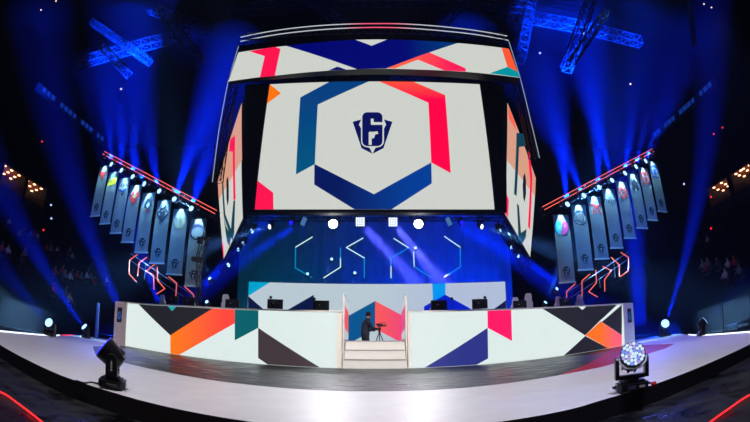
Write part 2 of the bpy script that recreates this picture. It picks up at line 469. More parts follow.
madd([(314.5, 164.2), (373.9, 194.4), (431.2, 162.6), (431.7, 183.5), (391.6, 211), (354.5, 211), (314.3, 184.7)], 'navy', 2)


def lg(pts):   # crest coordinates measured in a 6.03x enlargement
    return [(345 + a / 6.03, 95 + b / 6.03) for a, b in pts]


def rrect(x0, y0, x1, y1, r, n=5):
    o = []
    for cx, cy, a0 in ((x1 - r, y0 + r, -90), (x1 - r, y1 - r, 0), (x0 + r, y1 - r, 90), (x0 + r, y0 + r, 180)):
        for k in range(n + 1):
            a = math.radians(a0 + 90 * k / n); o.append((cx + r * math.cos(a), cy + r * math.sin(a)))
    return o


def crest(add, k, w, l0=3):
    L = [(46, 163), (98, 149), (84, 180), (103, 214), (103, 292), (118, 312), (148, 320), (166, 356), (100, 322)]
    add(L, k, l0); add([(332 - a, b) for a, b in L][::-1], k, l0)
    add(rrect(97, 99, 235, 316, 36), w, l0 + 1)
    add(rrect(104, 106, 226, 310, 30), k, l0 + 2)
    add([(156, 145), (173, 145), (173, 166), (236, 166), (236, 182), (156, 182)], w, l0 + 3)
    add([(143, 226), (150, 226), (150, 221), (158, 225), (196, 221), (201, 236), (182, 240), (176, 262), (166, 264), (161, 262), (161, 303), (143, 303)], w, l0 + 3)
    add([(152, 322), (182, 322), (166, 350)], w, l0 + 3)


crest(lambda p, k, l: madd(lg(p), k, l), 'logo', 'w')
for v in bm.verts: v.co.z -= 6.5
md = link_mesh('display', bm, WM, t); 
# gradient materials use the screen's own axes, so shift their ranges to local height
for k in ('blue', 'red'):
    for n in W[k].node_tree.nodes:
        if n.type == 'MAP_RANGE' and n.inputs['From Min'].is_linked is False and abs(n.inputs['From Min'].default_value) > 6:
            n.inputs['From Min'].default_value -= 6.5; n.inputs['From Max'].default_value -= 6.5
bm = bmesh.new()
for a, b in (((X0 - .05, Z0 - .05), (X1 + .05, Z0 - .05)), ((X0 - .05, Z1 + .05), (X1 + .05, Z1 + .05)), ((X0 - .05, Z0 - .05), (X0 - .05, Z1 + .05)), ((X1 + .05, Z0 - .05), (X1 + .05, Z1 + .05))):
    bar(bm, (a[0], 0, a[1] - 6.5), (b[0], 0, b[1] - 6.5), .04, 6)
link_mesh('frame', bm, M['black'], t)

# header
hy = lambda x: 16.55 + .0075 * x * x
t = empty('header_screen', (0, 0, 0), 'wide curved header screen above the main screen, navy centre and red bands', 'screen')
hp = lambda L: [curve_hit(a, b, hy) for a, b in L]
H = [([(286.2, 46), (320, 42.4), (355.6, 40), (387, 39.8), (457.6, 43.2), (386, 68.7), (357, 69.4)], 'dnavy'),
     ([(249.1, 51.4), (274.9, 47.1), (280.6, 49.1), (274.9, 76), (260, 77.6), (264.8, 56.4)], 'pink'),
     ([(355.6, 40), (387, 39.8), (371.6, 46)], 'w'), ([(328.3, 70.8), (337.4, 66.9), (346.5, 70)], 'dnavy'),
     ([(387, 68.5), (429.2, 52.8), (465.6, 68.7), (465.6, 71.9), (444, 70.8), (417.8, 60), (395, 68.7)], 'coral'),
     ([(501.5, 48.3), (508.8, 49.1), (517.4, 72.2), (507.2, 66.9)], 'coral2'),
     ([(507.7, 67.2), (517.6, 72.2), (519.5, 77.9), (489.5, 73.7)], 'teal')]
outl = [(228.4, 81.7), (254, 78), (278, 75.5), (328.3, 70.8), (369.3, 69), (386, 68.9), (420, 69.8), (465.6, 72), (489.5, 74.2), (519.5, 77.9), (508.8, 48.9), (457.6, 43.2), (420, 41), (387, 39.8), (355.6, 40), (320, 42.4), (286.2, 46), (238.4, 52.6)]
O = hp(outl)
bm = bmesh.new(); curved_polys(bm, [(O, wi('w'))] + [(hp(p), wi(k)) for p, k in H], hy, .012, .4)
link_mesh('display', bm, WM, t)
bm = bmesh.new()
zb = min(z for x, z in O); zt2 = max(z for x, z in O)
n = 30; hx0 = O[0][0] - .04; hx1 = O[9][0] + .04
vs = []
for i in range(n + 1):
    x = hx0 + (hx1 - hx0) * i / n; vs.append([bm.verts.new((x * kx, hy(x) + dy, z)) for kx, dy, z in ((1, 0, 13.2), (.965, 0, 15.42), (.965, .5, 15.42), (1, .5, 13.2))])
for i in range(n):
    for k in range(4): bm.faces.new((vs[i][k], vs[i][(k + 1) % 4], vs[i + 1][(k + 1) % 4], vs[i + 1][k]))
bm.faces.new(vs[0]); bm.faces.new(vs[-1][::-1])
link_mesh('housing', bm, M['black'], t)

# halo light lines and edge lines
M['halo'] = bpy.data.materials.new('halo_line'); M['halo'].use_nodes = True
nt = M['halo'].node_tree; b = nt.nodes['Principled BSDF']; b.inputs['Base Color'].default_value = (.02, .02, .02, 1)
tc = nt.nodes.new('ShaderNodeTexCoord'); sp = nt.nodes.new('ShaderNodeSeparateXYZ'); cr = nt.nodes.new('ShaderNodeValToRGB'); mr = nt.nodes.new('ShaderNodeMapRange')
mr.inputs['From Min'].default_value = -7; mr.inputs['From Max'].default_value = 7
nt.links.new(tc.outputs['Object'], sp.inputs[0]); nt.links.new(sp.outputs[0], mr.inputs['Value']); nt.links.new(mr.outputs[0], cr.inputs[0]); nt.links.new(cr.outputs[0], b.inputs['Emission Color'])
els = cr.color_ramp.elements; els[0].position = .38; els[0].color = (.5, .55, .62, 1); els[1].position = .66; els[1].color = (.5, .55, .62, 1)
e = els.new(.46); e.color = (1, .12, .22, 1); e = els.new(.56); e.color = (1, .12, .22, 1)
b.inputs['Emission Strength'].default_value = 1.0
gy = lambda x: 16.5 + .009 * x * x
for pts, lab in (([(240.5, 37.2), (275, 30.6), (310, 26.4), (350, 24), (375, 23.6), (400, 23.8), (440, 26.4), (475, 30.4), (507, 36)], 'upper curved light line over the header screen, red in the middle'),
                 ([(240.5, 41.4), (275, 34.8), (310, 30.6), (350, 28), (375, 27.4), (400, 27.8), (440, 30.6), (475, 34.4), (508.5, 40.4)], 'lower curved light line over the header screen, red in the middle')):
    Q = smooth_line([curve_hit(a, b_, gy) for a, b_ in pts], 4)
    bm = bmesh.new()
    for a, b_ in zip(Q[:-1], Q[1:]): bar(bm, (a.x, gy(a.x), a.y), (b_.x, gy(b_.x), b_.y), .028, 6)
    tag(link_mesh('light_line', bm, M['halo']), lab, 'light line', 'curved light lines above the header screen')
M['line_white'] = glow('edge_line_white', (150, 165, 185), 1.0)
for pts, lab in (([(238.6, 46), (228.0, 82), (219.0, 130), (212.4, 182)], 'thin pale light line down the left edge of the hanging screen rig'),
                 ([(508.8, 41.5), (520.2, 78), (531, 122), (539.5, 158)], 'thin pale light line down the right edge of the hanging screen rig')):
    bm = bmesh.new(); P = [at(a, b_, 17.0) for a, b_ in pts]
    for a, b_ in zip(P[:-1], P[1:]): bar(bm, a, b_, .022, 6)
    tag(link_mesh('light_line', bm, M['line_white']), lab, 'light line')


def lattice(bm, a, b, w=.4, r=.028, n=None, up=Vector((0, 0, 1)), rb=None):
    a = Vector(a); b = Vector(b); d = (b - a).normalized(); L = (b - a).length
    s = d.cross(up)
    if s.length < .1: s = d.cross(Vector((1, 0, 0)))
    s.normalize(); u = s.cross(d).normalized(); h = w / 2
    n = n or max(2, int(L / (w * 1.1))); rb = rb or r * .55
    off = [s * h + u * h, s * h - u * h, -s * h - u * h, -s * h + u * h]
    for o in off: bar(bm, a + o, b + o, r, 5)
    for i in range(n + 1):
        p = a + d * L * i / n
        for k in range(4): bar(bm, p + off[k], p + off[(k + 1) % 4], rb, 4)
        if i < n:
            q = a + d * L * (i + 1) / n
            for k in range(4):
                k2 = (k + 1) % 4
                bar(bm, p + off[k if i % 2 else k2], q + off[k2 if i % 2 else k], rb, 4)


def truss(a, b, lab, w=.4, r=.028, cat='truss', group=None, m=None, name='lighting_truss'):
    bm = bmesh.new(); lattice(bm, a, b, w, r); return tag(link_mesh(name, bm, m or M['truss']), lab, cat, group)


# rig posts left/right and black masking behind the header
for s, pa, pb in ((-1, (240, 46), (214.6, 182)), (1, (507, 41), (537, 158))):
    a = at(*pa, 17.8); b_ = at(*pb, 17.8)
    truss(a - Vector((s * .1, 0, 0)), b_ - Vector((s * .2, 0, 0)), 'black %s side post of the hanging screen rig' % ('left' if s < 0 else 'right'), .34, m=M['black'])
truss((-6.9, 17.1, 16.0), (6.9, 17.1, 16.0), 'dark horizontal truss between the halo lines and the header screen', .5)
truss((-6.6, 18.9, 14.4), (6.6, 18.9, 14.4), 'dark truss the main screen hangs from behind the header', .5, m=M['black'])

# wings
for s in (-1, 1):
    if s < 0:
        nb, fb, ft = Vector((-6.44, 19.43, 6.6)), Vector((-11.09, 29.56, 6.6)), Vector((-12.13, 29.2, 12.64))
    else:
        nb, fb, ft = Vector((6.15, 18.75, 6.6)), Vector((11.22, 29.05, 6.6)), Vector((12.3, 28.75, 12.7))
    p0 = nb.copy(); nrm = (fb - nb).cross(ft - nb).normalized()
    if nrm.dot(Vector((0, 0, CH)) - nb) < 0: nrm = -nrm
    t = empty('side_screen', p0, '%s side screen angled back beside the main screen, peach and white with dark stripes' % ('left' if s < 0 else 'right'), 'screen', 'angled side screens')
    def wp(px, py, k):
        return on_plane(px, py, p0, nrm) + nrm * (.012 + .005 * k) - p0
    bm = bmesh.new()
    q = [wp(a_, b_, 0) - nrm * .012 for a_, b_ in (((242.0, 103), (243.6, 219), (224, 259.6), (217.8, 180.6)) if s < 0 else ((507.2, 103), (504.2, 214), (530, 257.6), (535.9, 177.6)))]
    f0 = bm.faces.new([bm.verts.new(v) for v in q])
    ex = bmesh.ops.extrude_face_region(bm, geom=[f0])
    for v in [g for g in ex['geom'] if isinstance(g, bmesh.types.BMVert)]: v.co -= nrm * .2
    link_mesh('housing', bm, M['black'], t)
    bm = bmesh.new()
    def wadd(pts, k, lay): poly(bm, [wp(a, b_, lay) for a, b_ in pts], wi(k))
    if s < 0:
        wadd([(242.0, 103), (243.0, 218.5), (224, 259), (218, 181)], 'w', 0)
        wadd([(242.0, 103), (242.4, 160), (219, 200), (218, 181)], 'peach', 1)
        wadd([(230.5, 140), (235.4, 135), (235.9, 199), (233.8, 201), (233.2, 151), (229.5, 152)], 'pink', 2)
        wadd([(233.8, 201), (235.6, 200), (234.6, 233), (233, 240.5), (230.6, 236), (224, 216), (222.2, 185), (223.6, 182), (225.6, 214), (231.3, 229)], 'teal2', 2)
        wadd([(224, 216), (226.3, 226), (231.6, 236.5), (229.8, 246.5), (227.2, 241)], 'teal2', 3)
        wadd([(226.8, 180), (228.2, 176), (229.2, 184), (229.2, 200), (228, 206), (226.9, 199)], 'black', 3)
        wadd([(222.0, 240), (223.7, 245.5), (224.3, 257.5), (223.9, 258.5)], 'pink', 3)
    else:
        wadd([(507.2, 103), (504.6, 213.5), (530, 257), (535.6, 178)], 'w', 0)
        wadd([(507.2, 103), (506.4, 160), (534.8, 196), (535.6, 178)], 'peach', 1)
        wadd([(507.6, 106), (514, 121), (516.4, 131), (508.2, 118)], 'coral', 2)
        wadd([(516.2, 132.6), (523.5, 134), (525.4, 146), (518.6, 147), (516.2, 196), (513.6, 194)], 'teal2', 2)
        wadd([(516.5, 203), (518.6, 206), (520.6, 233), (526.2, 229), (525.4, 238), (520.8, 245), (518, 238)], 'teal2', 2)
        wadd([(527.2, 150), (529.2, 153), (532, 176), (529.6, 230), (527.6, 226), (529.8, 180)], 'pink', 2)
        wadd([(505.4, 192), (508.3, 200), (507.4, 218), (505, 213.5)], 'pink', 2)
        wadd([(522.9, 176), (524.4, 173), (525.6, 180), (525.6, 194), (524.2, 202), (522.8, 198), (522.2, 186)], 'black', 3)
    link_mesh('display', bm, WM, t)

# ------------------------------------------------------------------ fixtures
M['lens_white'] = glow('lens_white', (235, 240, 255), 3.0)
M['lens_blind'] = glow('lens_blinding', (255, 250, 245), 60.0)
M['lens_blue'] = glow('lens_blue', (30, 30, 255), 1.3)
M['lens_cool'] = glow('lens_cool', (150, 200, 255), 2.6)
M['lens_cell'] = glow('lens_cell', (205, 228, 255), 1.0)
M['lens_cellb'] = glow('lens_cell_blue', (120, 140, 245), .95)
M['lens_violet'] = glow('lens_cell_violet', (180, 160, 235), .9)
M['label_white'] = mat('white_marking', (200, 200, 205), .5)
M['trim_ring'] = mat('pale_trim', (235, 235, 245), .4, noise=.02)


def lathe(bm, prof, seg=28, mi=0, M4=None):
    """profile of (radius, y) turned about the Y axis"""
    rings = []
    for r, y in prof:
        rings.append([bm.verts.new((r * math.cos(2 * PI * k / seg), y, r * math.sin(2 * PI * k / seg))) for k in range(seg)])
    for a, b_ in zip(rings[:-1], rings[1:]):
        for k in range(seg):
            f = bm.faces.new((a[k], a[(k + 1) % seg], b_[(k + 1) % seg], b_[k])); f.material_index = mi
    bm.faces.new(rings[0]).material_index = mi; bm.faces.new(rings[-1][::-1]).material_index = mi


def moving_head(name, label, group, lens, detail=True):
    """base on z=0, head pivot at z=.36, head faces -Y when tilt = 0"""
    t = empty(name, (0, 0, 0), label, 'stage light', group)
    bm = bmesh.new()
    prism(bm, [(-.2, -.12), (-.15, -.17), (.15, -.17), (.2, -.12), (.2, .12), (.15, .17), (-.15, .17), (-.2, .12)], .02, .11)
    prism(bm, [(-.16, -.1), (-.11, -.14), (.11, -.14), (.16, -.1), (.16, .1), (.11, .14), (-.11, .14), (-.16, .1)], .11, .135)
    base = link_mesh('base', bm, M['plastic'], t, bevel=.008)
    if detail:
        for x in (-.15, .15):
            for y in (-.11, .11):
                bm = bmesh.new(); bar(bm, (x, y, 0), (x, y, .022), .022, 10); link_mesh('foot', bm, M['black'], base)
        bm = bmesh.new(); box(bm, (-.02, -.172, .065), (.1, .006, .045)); tag(link_mesh('control_panel', bm, M['table'], base), 'small bluish control display')
        for sx in (-1, 1):
            bm = bmesh.new()
            bar(bm, (sx * .2, -.06, .07), (sx * .235, -.06, .07), .01); bar(bm, (sx * .2, .06, .07), (sx * .235, .06, .07), .01); bar(bm, (sx * .235, -.07, .07), (sx * .235, .07, .07), .012)
            link_mesh('handle', bm, M['plastic2'], base)
        bm = bmesh.new()
        for k in range(5): box(bm, (.08 + .014 * k, -.172, .065), (.016, .006, .02 + .01 * (k % 2)))
        link_mesh('marking', bm, M['label_white'], base)
    yoke = bpy.data.objects.new('yoke', None)
    bm = bmesh.new()
    bar(bm, (0, 0, .13), (0, 0, .165), .1, 20)
    box(bm, (0, 0, .18), (.34, .13, .05))
    for sx in (-1, 1):
        prism_pts = [(-.075, .16), (.075, .16), (.075, .30), (.06, .40), (.03, .43), (-.03, .43), (-.06, .40), (-.075, .30)]
        a = [bm.verts.new((sx * .165, p[0], p[1])) for p in prism_pts]; b_ = [bm.verts.new((sx * .215, p[0], p[1])) for p in prism_pts]
        bm.faces.new(a); bm.faces.new(b_[::-1])
        for i in range(8): bm.faces.new((a[i], a[(i + 1) % 8], b_[(i + 1) % 8], b_[i]))
    yoke = link_mesh('yoke', bm, M['plastic'], t, bevel=.008)
    if detail:
        bm = bmesh.new()
        for k in range(6): box(bm, (.217, 0, .24 + k * .02), (.003, .022 - .006 * (k % 2), .021))
        link_mesh('marking', bm, M['label_white'], yoke)
    bm = bmesh.new()
    lathe(bm, [(.06, .15), (.11, .135), (.135, .08), (.15, 0), (.157, -.06), (.162, -.13), (.162, -.15), (.15, -.155), (.15, -.14)], 28)
    if detail:
        for k in range(10):
            a = 2 * PI * k / 10; box(bm, (.142 * math.cos(a), .05, .142 * math.sin(a)), (.012, .1, .03), Matrix.Rotation(-a, 3, 'Y'))
    head = link_mesh('head', bm, M['plastic'], t, loc=(0, 0, .395), smooth=False)
    bm = bmesh.new(); cells = [(0, 0)]
    for ring, nn in ((1, 6), (2, 12), (3, 18)):
        for k in range(nn):
            a = 2 * PI * k / nn + (.26 if ring == 2 else 0); cells.append((ring * .044 * math.cos(a), ring * .044 * math.sin(a)))
    for i, (x, z) in enumerate(cells):
        mi = (0, 0, 1, 0, 2)[i % 5] if detail else 0
        r = bmesh.ops.create_cone(bm, cap_ends=True, segments=10, radius1=.0235, radius2=.018, depth=.014, matrix=Matrix.Translation((x, -.15, z)) @ Matrix.Rotation(PI / 2, 4, 'X'))
        for v in r['verts']:
            for f in v.link_faces: f.material_index = mi
    lens_m = lens if isinstance(lens, list) else [lens] * 3
    if detail:
        b2 = bmesh.new(); bar(b2, (0, -.14, 0), (0, -.152, 0), .152, 28); link_mesh('lens_plate', b2, glow('lens_plate_' + name, (95, 105, 200) if lens_m[0] is M['lens_cell'] else (20, 20, 200), .3), head)
    link_mesh('lens_array', bm, lens_m, head, loc=(0, -.008, 0))
    if detail and lens_m[0] is not M['lens_blue']:
        # pale chin strip around the lower half of the head front
        bm = bmesh.new(); pr = None
        for k in range(7):
            q = Vector([(-.172, -.12, -.03), (-.16, -.12, -.1), (-.09, -.12, -.165), (0, -.12, -.178), (.09, -.12, -.165), (.16, -.12, -.1), (.172, -.12, -.03)][k])
            if pr is not None: bar(bm, pr, q, .012, 6)
            pr = q
        link_mesh('trim_ring', bm, M['trim_ring'], head)
    return t


def aim_head(t, loc, direction, hang=False, scale=1.0):
    """pan the whole fixture and tilt its head so that the lens faces `direction`"""
    d = Vector(direction).normalized()
    t.location = loc; t.scale = (scale,) * 3
    pan = math.atan2(d.x, -d.y)                     # local -Y towards the heading
    hz = math.hypot(d.x, d.y); tilt = math.atan2(d.z, hz)
    if hang:
        t.rotation_euler = (PI, 0, pan + PI); ti = tilt   # upside down
    else:
        t.rotation_euler = (0, 0, pan); ti = -tilt
    for c in t.children:
        if c.name.startswith('head'): c.rotation_euler = (ti, 0, 0)
    bpy.context.view_layer.update()


BLUE = (.0, .035, 1.0)


BM = 6.0


def beam(name, src, dst, power, col=BLUE, size=.22, spread=3.0, off=.36):
    src = Vector(src); dst = Vector(dst); d = (dst - src).normalized()
    return area(name, src + d * off, dst, size * .7, power * BM, col, math.radians(spread + 4))


# two big wash lights on the stage rim
h1 = moving_head('moving_head_light', 'large wash light on the right front rim with glowing lens cluster facing the camera', 'wash lights on the stage floor', [M['lens_cell'], M['lens_cellb'], M['lens_violet']])
p = fl(631.5, 391); aim_head(h1, p, (-.42, -.9, .5), scale=.90)
h2 = moving_head('moving_head_light', 'black wash light on the left front rim turned away with a blue rim of lenses', 'wash lights on the stage floor', [M['lens_blue']] * 3)
p = fl(112.8, 388); aim_head(h2, p, (-.86, -.50, .78), scale=.93)
# cables from the two
for a, lab in ((fl(80, 379.5), 'thin dark cable lying beside the left front wash light'),):
    bm = bmesh.new(); q = smooth_line([fl(100, 385).to_2d(), fl(91, 383.2).to_2d(), fl(84, 384).to_2d(), fl(76, 381.5).to_2d()], 4)
    for u, v in zip(q[:-1], q[1:]): bar(bm, (u.x, u.y, .012), (v.x, v.y, .012), .01, 6)
    tag(link_mesh('cable', bm, M['plastic']), lab, 'cable')
bm = bmesh.new(); bar(bm, fl(651.5, 384.5, .03), fl(656, 383.8, .03), .03, 10)
tag(link_mesh('cable_plug', bm, M['red_ink']), 'small red cable plug beside the right front wash light', 'plug')

proto = moving_head('moving_head_light', 'x', 'g', M['lens_white'], detail=False)
proto_used = [False]


def fixture(loc, d, label, group, hang=False, scale=1.0, lens=None):
    t = copy_tree(proto) if proto_used[0] else proto
    if proto_used[0] is False: proto_used[0] = True
    tag(t, label, 'stage light', group)
    aim_head(t, loc, d, hang, scale)
    if lens:
        for c in t.children:
            if c.name.startswith('head'):
                for g in c.children:
                    g.data = lens_meshes[lens]
    return t


bm_l = {}
lens_src = None
for c in proto.children:
    if c.name.startswith('head'): lens_src = c.children[0].data
lens_meshes = {}
for k, m in (('cool', M['lens_cool']), ('blind', M['lens_blind']), ('blue', M['lens_blue']), ('white', M['lens_white'])):
    me = lens_src.copy(); me.materials.clear()
    for _ in range(3): me.materials.append(m)
    lens_meshes[k] = me

# floor washes at the sides, with beams into the haze
for (px, py), tgt, en, lab in (((50, 336.5), (-4, 258, 14.5), 60, 'stage light standing on the left rim, nearest the left picture edge'),
                               ((86, 338.5), (28, 240, 17), 220, 'stage light on the left rim between the nearer light and the low wall'),
                               ((665, 337), (697, 205, 16), 300, 'stage light on the right rim just past the end of the low wall'),
                               ((702, 336), (742, 285, 13), 14, 'stage light on the right rim, nearest the right picture edge')):
    b0 = fl(px, py); T = at(tgt[0], tgt[1], tgt[2]); sc = 1.0
    if b0.y > 15: sc = 1.35
    src = b0 + Vector((0, 0, .36 * sc)); d = (T - src).normalized()
    look = {50: Vector((.25, -1, .45)), 86: Vector((-.35, -.8, .7)), 665: Vector((-.45, -1, .5)), 702: Vector((.75, -.35, .6))}[px]
    fixture(b0, look, lab, 'wash lights on the stage floor', scale=sc, lens='cool')
    beam('beam', src, T, en, spread=7, off=.5)

# ------------------------------------------------------------------ banners
BY = 16.0
btL = [(107, 165.8), (116.6, 171.8), (127.3, 177.9), (137.6, 185), (150.9, 192.7), (166.6, 200.4), (182.3, 209), (200.2, 218.5)]
bbL = [(93, 215.4), (102.6, 223), (113.5, 232.3), (126, 241.5), (139.5, 251.7), (155, 262.4), (173, 273.7), (191.4, 285.4)]
btR = [(650.2, 161.7), (640.9, 167.6), (630.7, 173.6), (619.2, 181.3), (606.3, 188.9), (592.2, 196.4), (576.9, 204.8), (558.8, 214.9)]
bbR = [(664.4, 211), (654.6, 219.5), (644, 227.5), (631.9, 237.5), (618.6, 247.2), (603.6, 258.1), (586.9, 269), (569, 281.6)]
BW, BHh = .75, 2.80


def txt(s, size):
    cu = bpy.data.curves.new('t', 'FONT'); cu.body = s; cu.size = size; cu.align_x = 'CENTER'; cu.align_y = 'CENTER'
    o = bpy.data.objects.new('t', cu); COL.objects.link(o); dg = bpy.context.evaluated_depsgraph_get(); dg.update()
    me = bpy.data.meshes.new_from_object(o.evaluated_get(dg)); COL.objects.unlink(o); bpy.data.objects.remove(o); return me


INK = ['ink', 'red_ink', 'yellow_ink', 'blue_ink', 'gold_ink', 'cyan_ink', 'pink_ink', 'purple_ink', 'grey_ink', 'banner']
IM = [M[k] for k in INK]


def arc(cx, cz, r, w, a0, a1, n=14):
    L = []
    for k in range(n):
        a, b_ = math.radians(a0 + (a1 - a0) * k / n), math.radians(a0 + (a1 - a0) * (k + 1) / n)
        L.append([(cx + r * math.cos(a), cz + r * math.sin(a)), (cx + r * math.cos(b_), cz + r * math.sin(b_)), (cx + (r - w) * math.cos(b_), cz + (r - w) * math.sin(b_)), (cx + (r - w) * math.cos(a), cz + (r - w) * math.sin(a))])
    return L


def seg(a, b_, w):
    d = Vector(b_) - Vector(a); n = Vector((-d.y, d.x)).normalized() * w / 2
    return [(a[0] + n.x, a[1] + n.y), (b_[0] + n.x, b_[1] + n.y), (b_[0] - n.x, b_[1] - n.y), (a[0] - n.x, a[1] - n.y)]


def hexa(cx, cz, r, rot=30): return [(cx + r * math.cos(math.radians(rot + 60 * k)), cz + r * math.sin(math.radians(rot + 60 * k))) for k in range(6)]


# emblem shapes on a unit square about (0,0), span about .5 m
def E(kind):
    L = []
    A_ = lambda p, k: L.append((p, k))
    if kind == 'red_wing':
        A_([(-.22, .18), (.22, .12), (.06, .02), (-.2, .06)], 'red_ink'); A_([(-.12, .02), (.2, .02), (.02, -.08), (-.08, -.06)], 'red_ink'); A_([(-.02, -.06), (.1, -.04), (-.02, -.24)], 'red_ink')
    elif kind == 'yellow_block':
        A_([(-.26, -.14), (-.22, .1), (.26, .16), (.22, -.1)], 'yellow_ink'); A_(seg((-.14, -.04), (-.1, .08), .03), 'ink'); A_(seg((-.1, .08), (-.02, -.04), .03), 'ink'); A_(seg((.04, .0), (.16, .1), .03), 'ink')
    elif kind == 'bird':
        A_([(-.24, -.02), (0, -.16), (.24, 0), (.1, .0), (0, -.06), (-.1, .0)], 'blue_ink'); A_([(-.08, -.16), (.08, -.16), (0, -.28)], 'ink')
        for x in (-.13, .02, .16): A_([(x - .05, .1), (x + .04, .1), (x + .02, .22)], 'ink')
    elif kind == 'fox':
        A_([(-.2, -.05), (-.1, .2), (.02, .1), (.18, .22), (.24, -.02), (.05, -.14), (-.12, -.16)], 'red_ink'); A_([(-.1, 0), (0, .12), (.12, .05), (.05, -.08)], 'gold_ink'); A_([(-.16, -.1), (.2, -.16), (.0, -.3)], 'red_ink'); A_([(-.22, .02), (-.16, .1), (-.12, -.02)], 'ink')
    elif kind == 'penguin':
        A_([(-.14, .0), (-.02, .24), (.14, .14), (.18, -.02), (.06, -.2), (-.12, -.16)], 'ink'); A_([(-.06, -.02), (.06, .1), (.12, -.02), (.02, -.14)], 'banner'); A_([(-.2, -.1), (-.02, -.14), (-.1, -.2)], 'gold_ink'); A_([(-.1, -.2), (.14, -.2), (.02, -.26)], 'red_ink')
    elif kind == 'diamond':
        A_(seg((-.24, 0), (0, .2), .04), 'ink'); A_(seg((0, .2), (.24, 0), .04), 'ink'); A_([(-.24, .02), (-.24, -.06), (0, -.32), (.24, -.06), (.24, .02), (0, -.2)], 'ink'); A_([(-.1, .04), (.1, .08), (.1, -.04), (0, -.14), (-.12, -.06)], 'ink'); A_([(-.16, .12), (-.1, .3), (-.06, .16)], 'ink'); A_([(.02, .2), (.08, .34), (.12, .16)], 'ink')
    elif kind == 'gold_star':
        for k in range(6):
            a = math.radians(60 * k); b_ = math.radians(60 * k + 60); A_(seg((.08 * math.cos(a), .08 * math.sin(a)), (.24 * math.cos(b_), .24 * math.sin(b_)), .03), 'gold_ink')
        for p in arc(0, 0, .2, .03, 0, 360): A_(p, 'gold_ink')
    elif kind == 'ring':
        for p in arc(0, 0, .27, .05, 30, 360): A_(p, 'ink')
        for p in arc(0, 0, .24, .02, 0, 200): A_(p, 'purple_ink')
    elif kind == 'hexknot':
        A_([(-.26, .14), (-.12, .24), (-.02, .14), (-.1, -.22), (-.16, -.2), (-.24, -.06)], 'cyan_ink'); A_([(.02, .22), (.18, .22), (.26, .02), (.12, -.22), (-.04, -.22), (.06, -.02)], 'pink_ink'); A_([(-.14, .04), (-.06, .08), (-.08, -.08)], 'banner'); A_([(.08, .08), (.14, .1), (.12, -.02)], 'banner')
    elif kind == 'lion':
        for p in arc(0, 0, .27, .035, 0, 360, 20): A_(p, 'ink')
        A_([(-.06, .18), (.14, .14), (.16, -.02), (.06, -.18), (-.02, -.08), (-.1, -.06), (-.02, .02)], 'grey_ink')
        for z in (.1, .0, -.1): A_(seg((-.2, z), (-.06, z + .03), .03), 'ink')
    elif kind == 'strokes':
        A_(seg((-.26, .16), (-.02, .14), .05), 'red_ink'); A_(seg((-.04, .15), (-.14, -.2), .05), 'red_ink'); A_(seg((.04, .06), (.24, .17), .05), 'red_ink'); A_(seg((.02, .16), (.03, -.02), .05), 'red_ink'); A_(seg((.1, .04), (.2, -.2), .05), 'red_ink'); A_(seg((.0, -.04), (-.02, -.18), .04), 'red_ink')
    elif kind == 'burst':
        for k in range(9):
            a = math.radians(40 * k); A_(seg((.13 * math.cos(a), .13 * math.sin(a)), (.25 * math.cos(a + .5), .25 * math.sin(a + .5)), .05), 'red_ink')
        for p in arc(0, 0, .17, .05, 0, 360): A_(p, 'red_ink')
        A_(seg((-.05, 0), (.08, .02), .04), 'red_ink')
    elif kind == 'horse':
        A_([(-.02, .24), (.2, .06), (.2, -.16), (.06, -.26), (.06, -.06), (-.14, -.1), (-.16, .02)], 'ink')
        for z in (.2, .12, .04): A_(seg((-.26, z), (-.08, z + .01), .03), 'ink')
        A_([(-.2, -.1), (-.06, -.16), (-.0, -.28), (-.14, -.2)], 'ink')
    elif kind == 'mask':
        for p in arc(0, 0, .26, .05, 0, 360, 18): A_(p, 'red_ink')
        A_([(-.16, .06), (-.02, .0), (-.02, -.06), (-.14, -.04)], 'red_ink'); A_([(.16, .06), (.02, .0), (.02, -.06), (.14, -.04)], 'red_ink'); A_(seg((-.08, .14), (.08, .14), .04), 'red_ink'); A_([(-.05, -.1), (.05, -.1), (0, -.2)], 'red_ink')
    elif kind == 'elephant':
        for p in arc(0, .04, .25, .07, -20, 230, 14): A_(p, 'blue_ink')
        A_([(-.06, .12), (.1, .1), (.12, -.04), (.02, -.14), (-.08, -.04)], 'blue_ink'); A_(seg((-.2, -.22), (.2, -.22), .05), 'blue_ink')
    return L


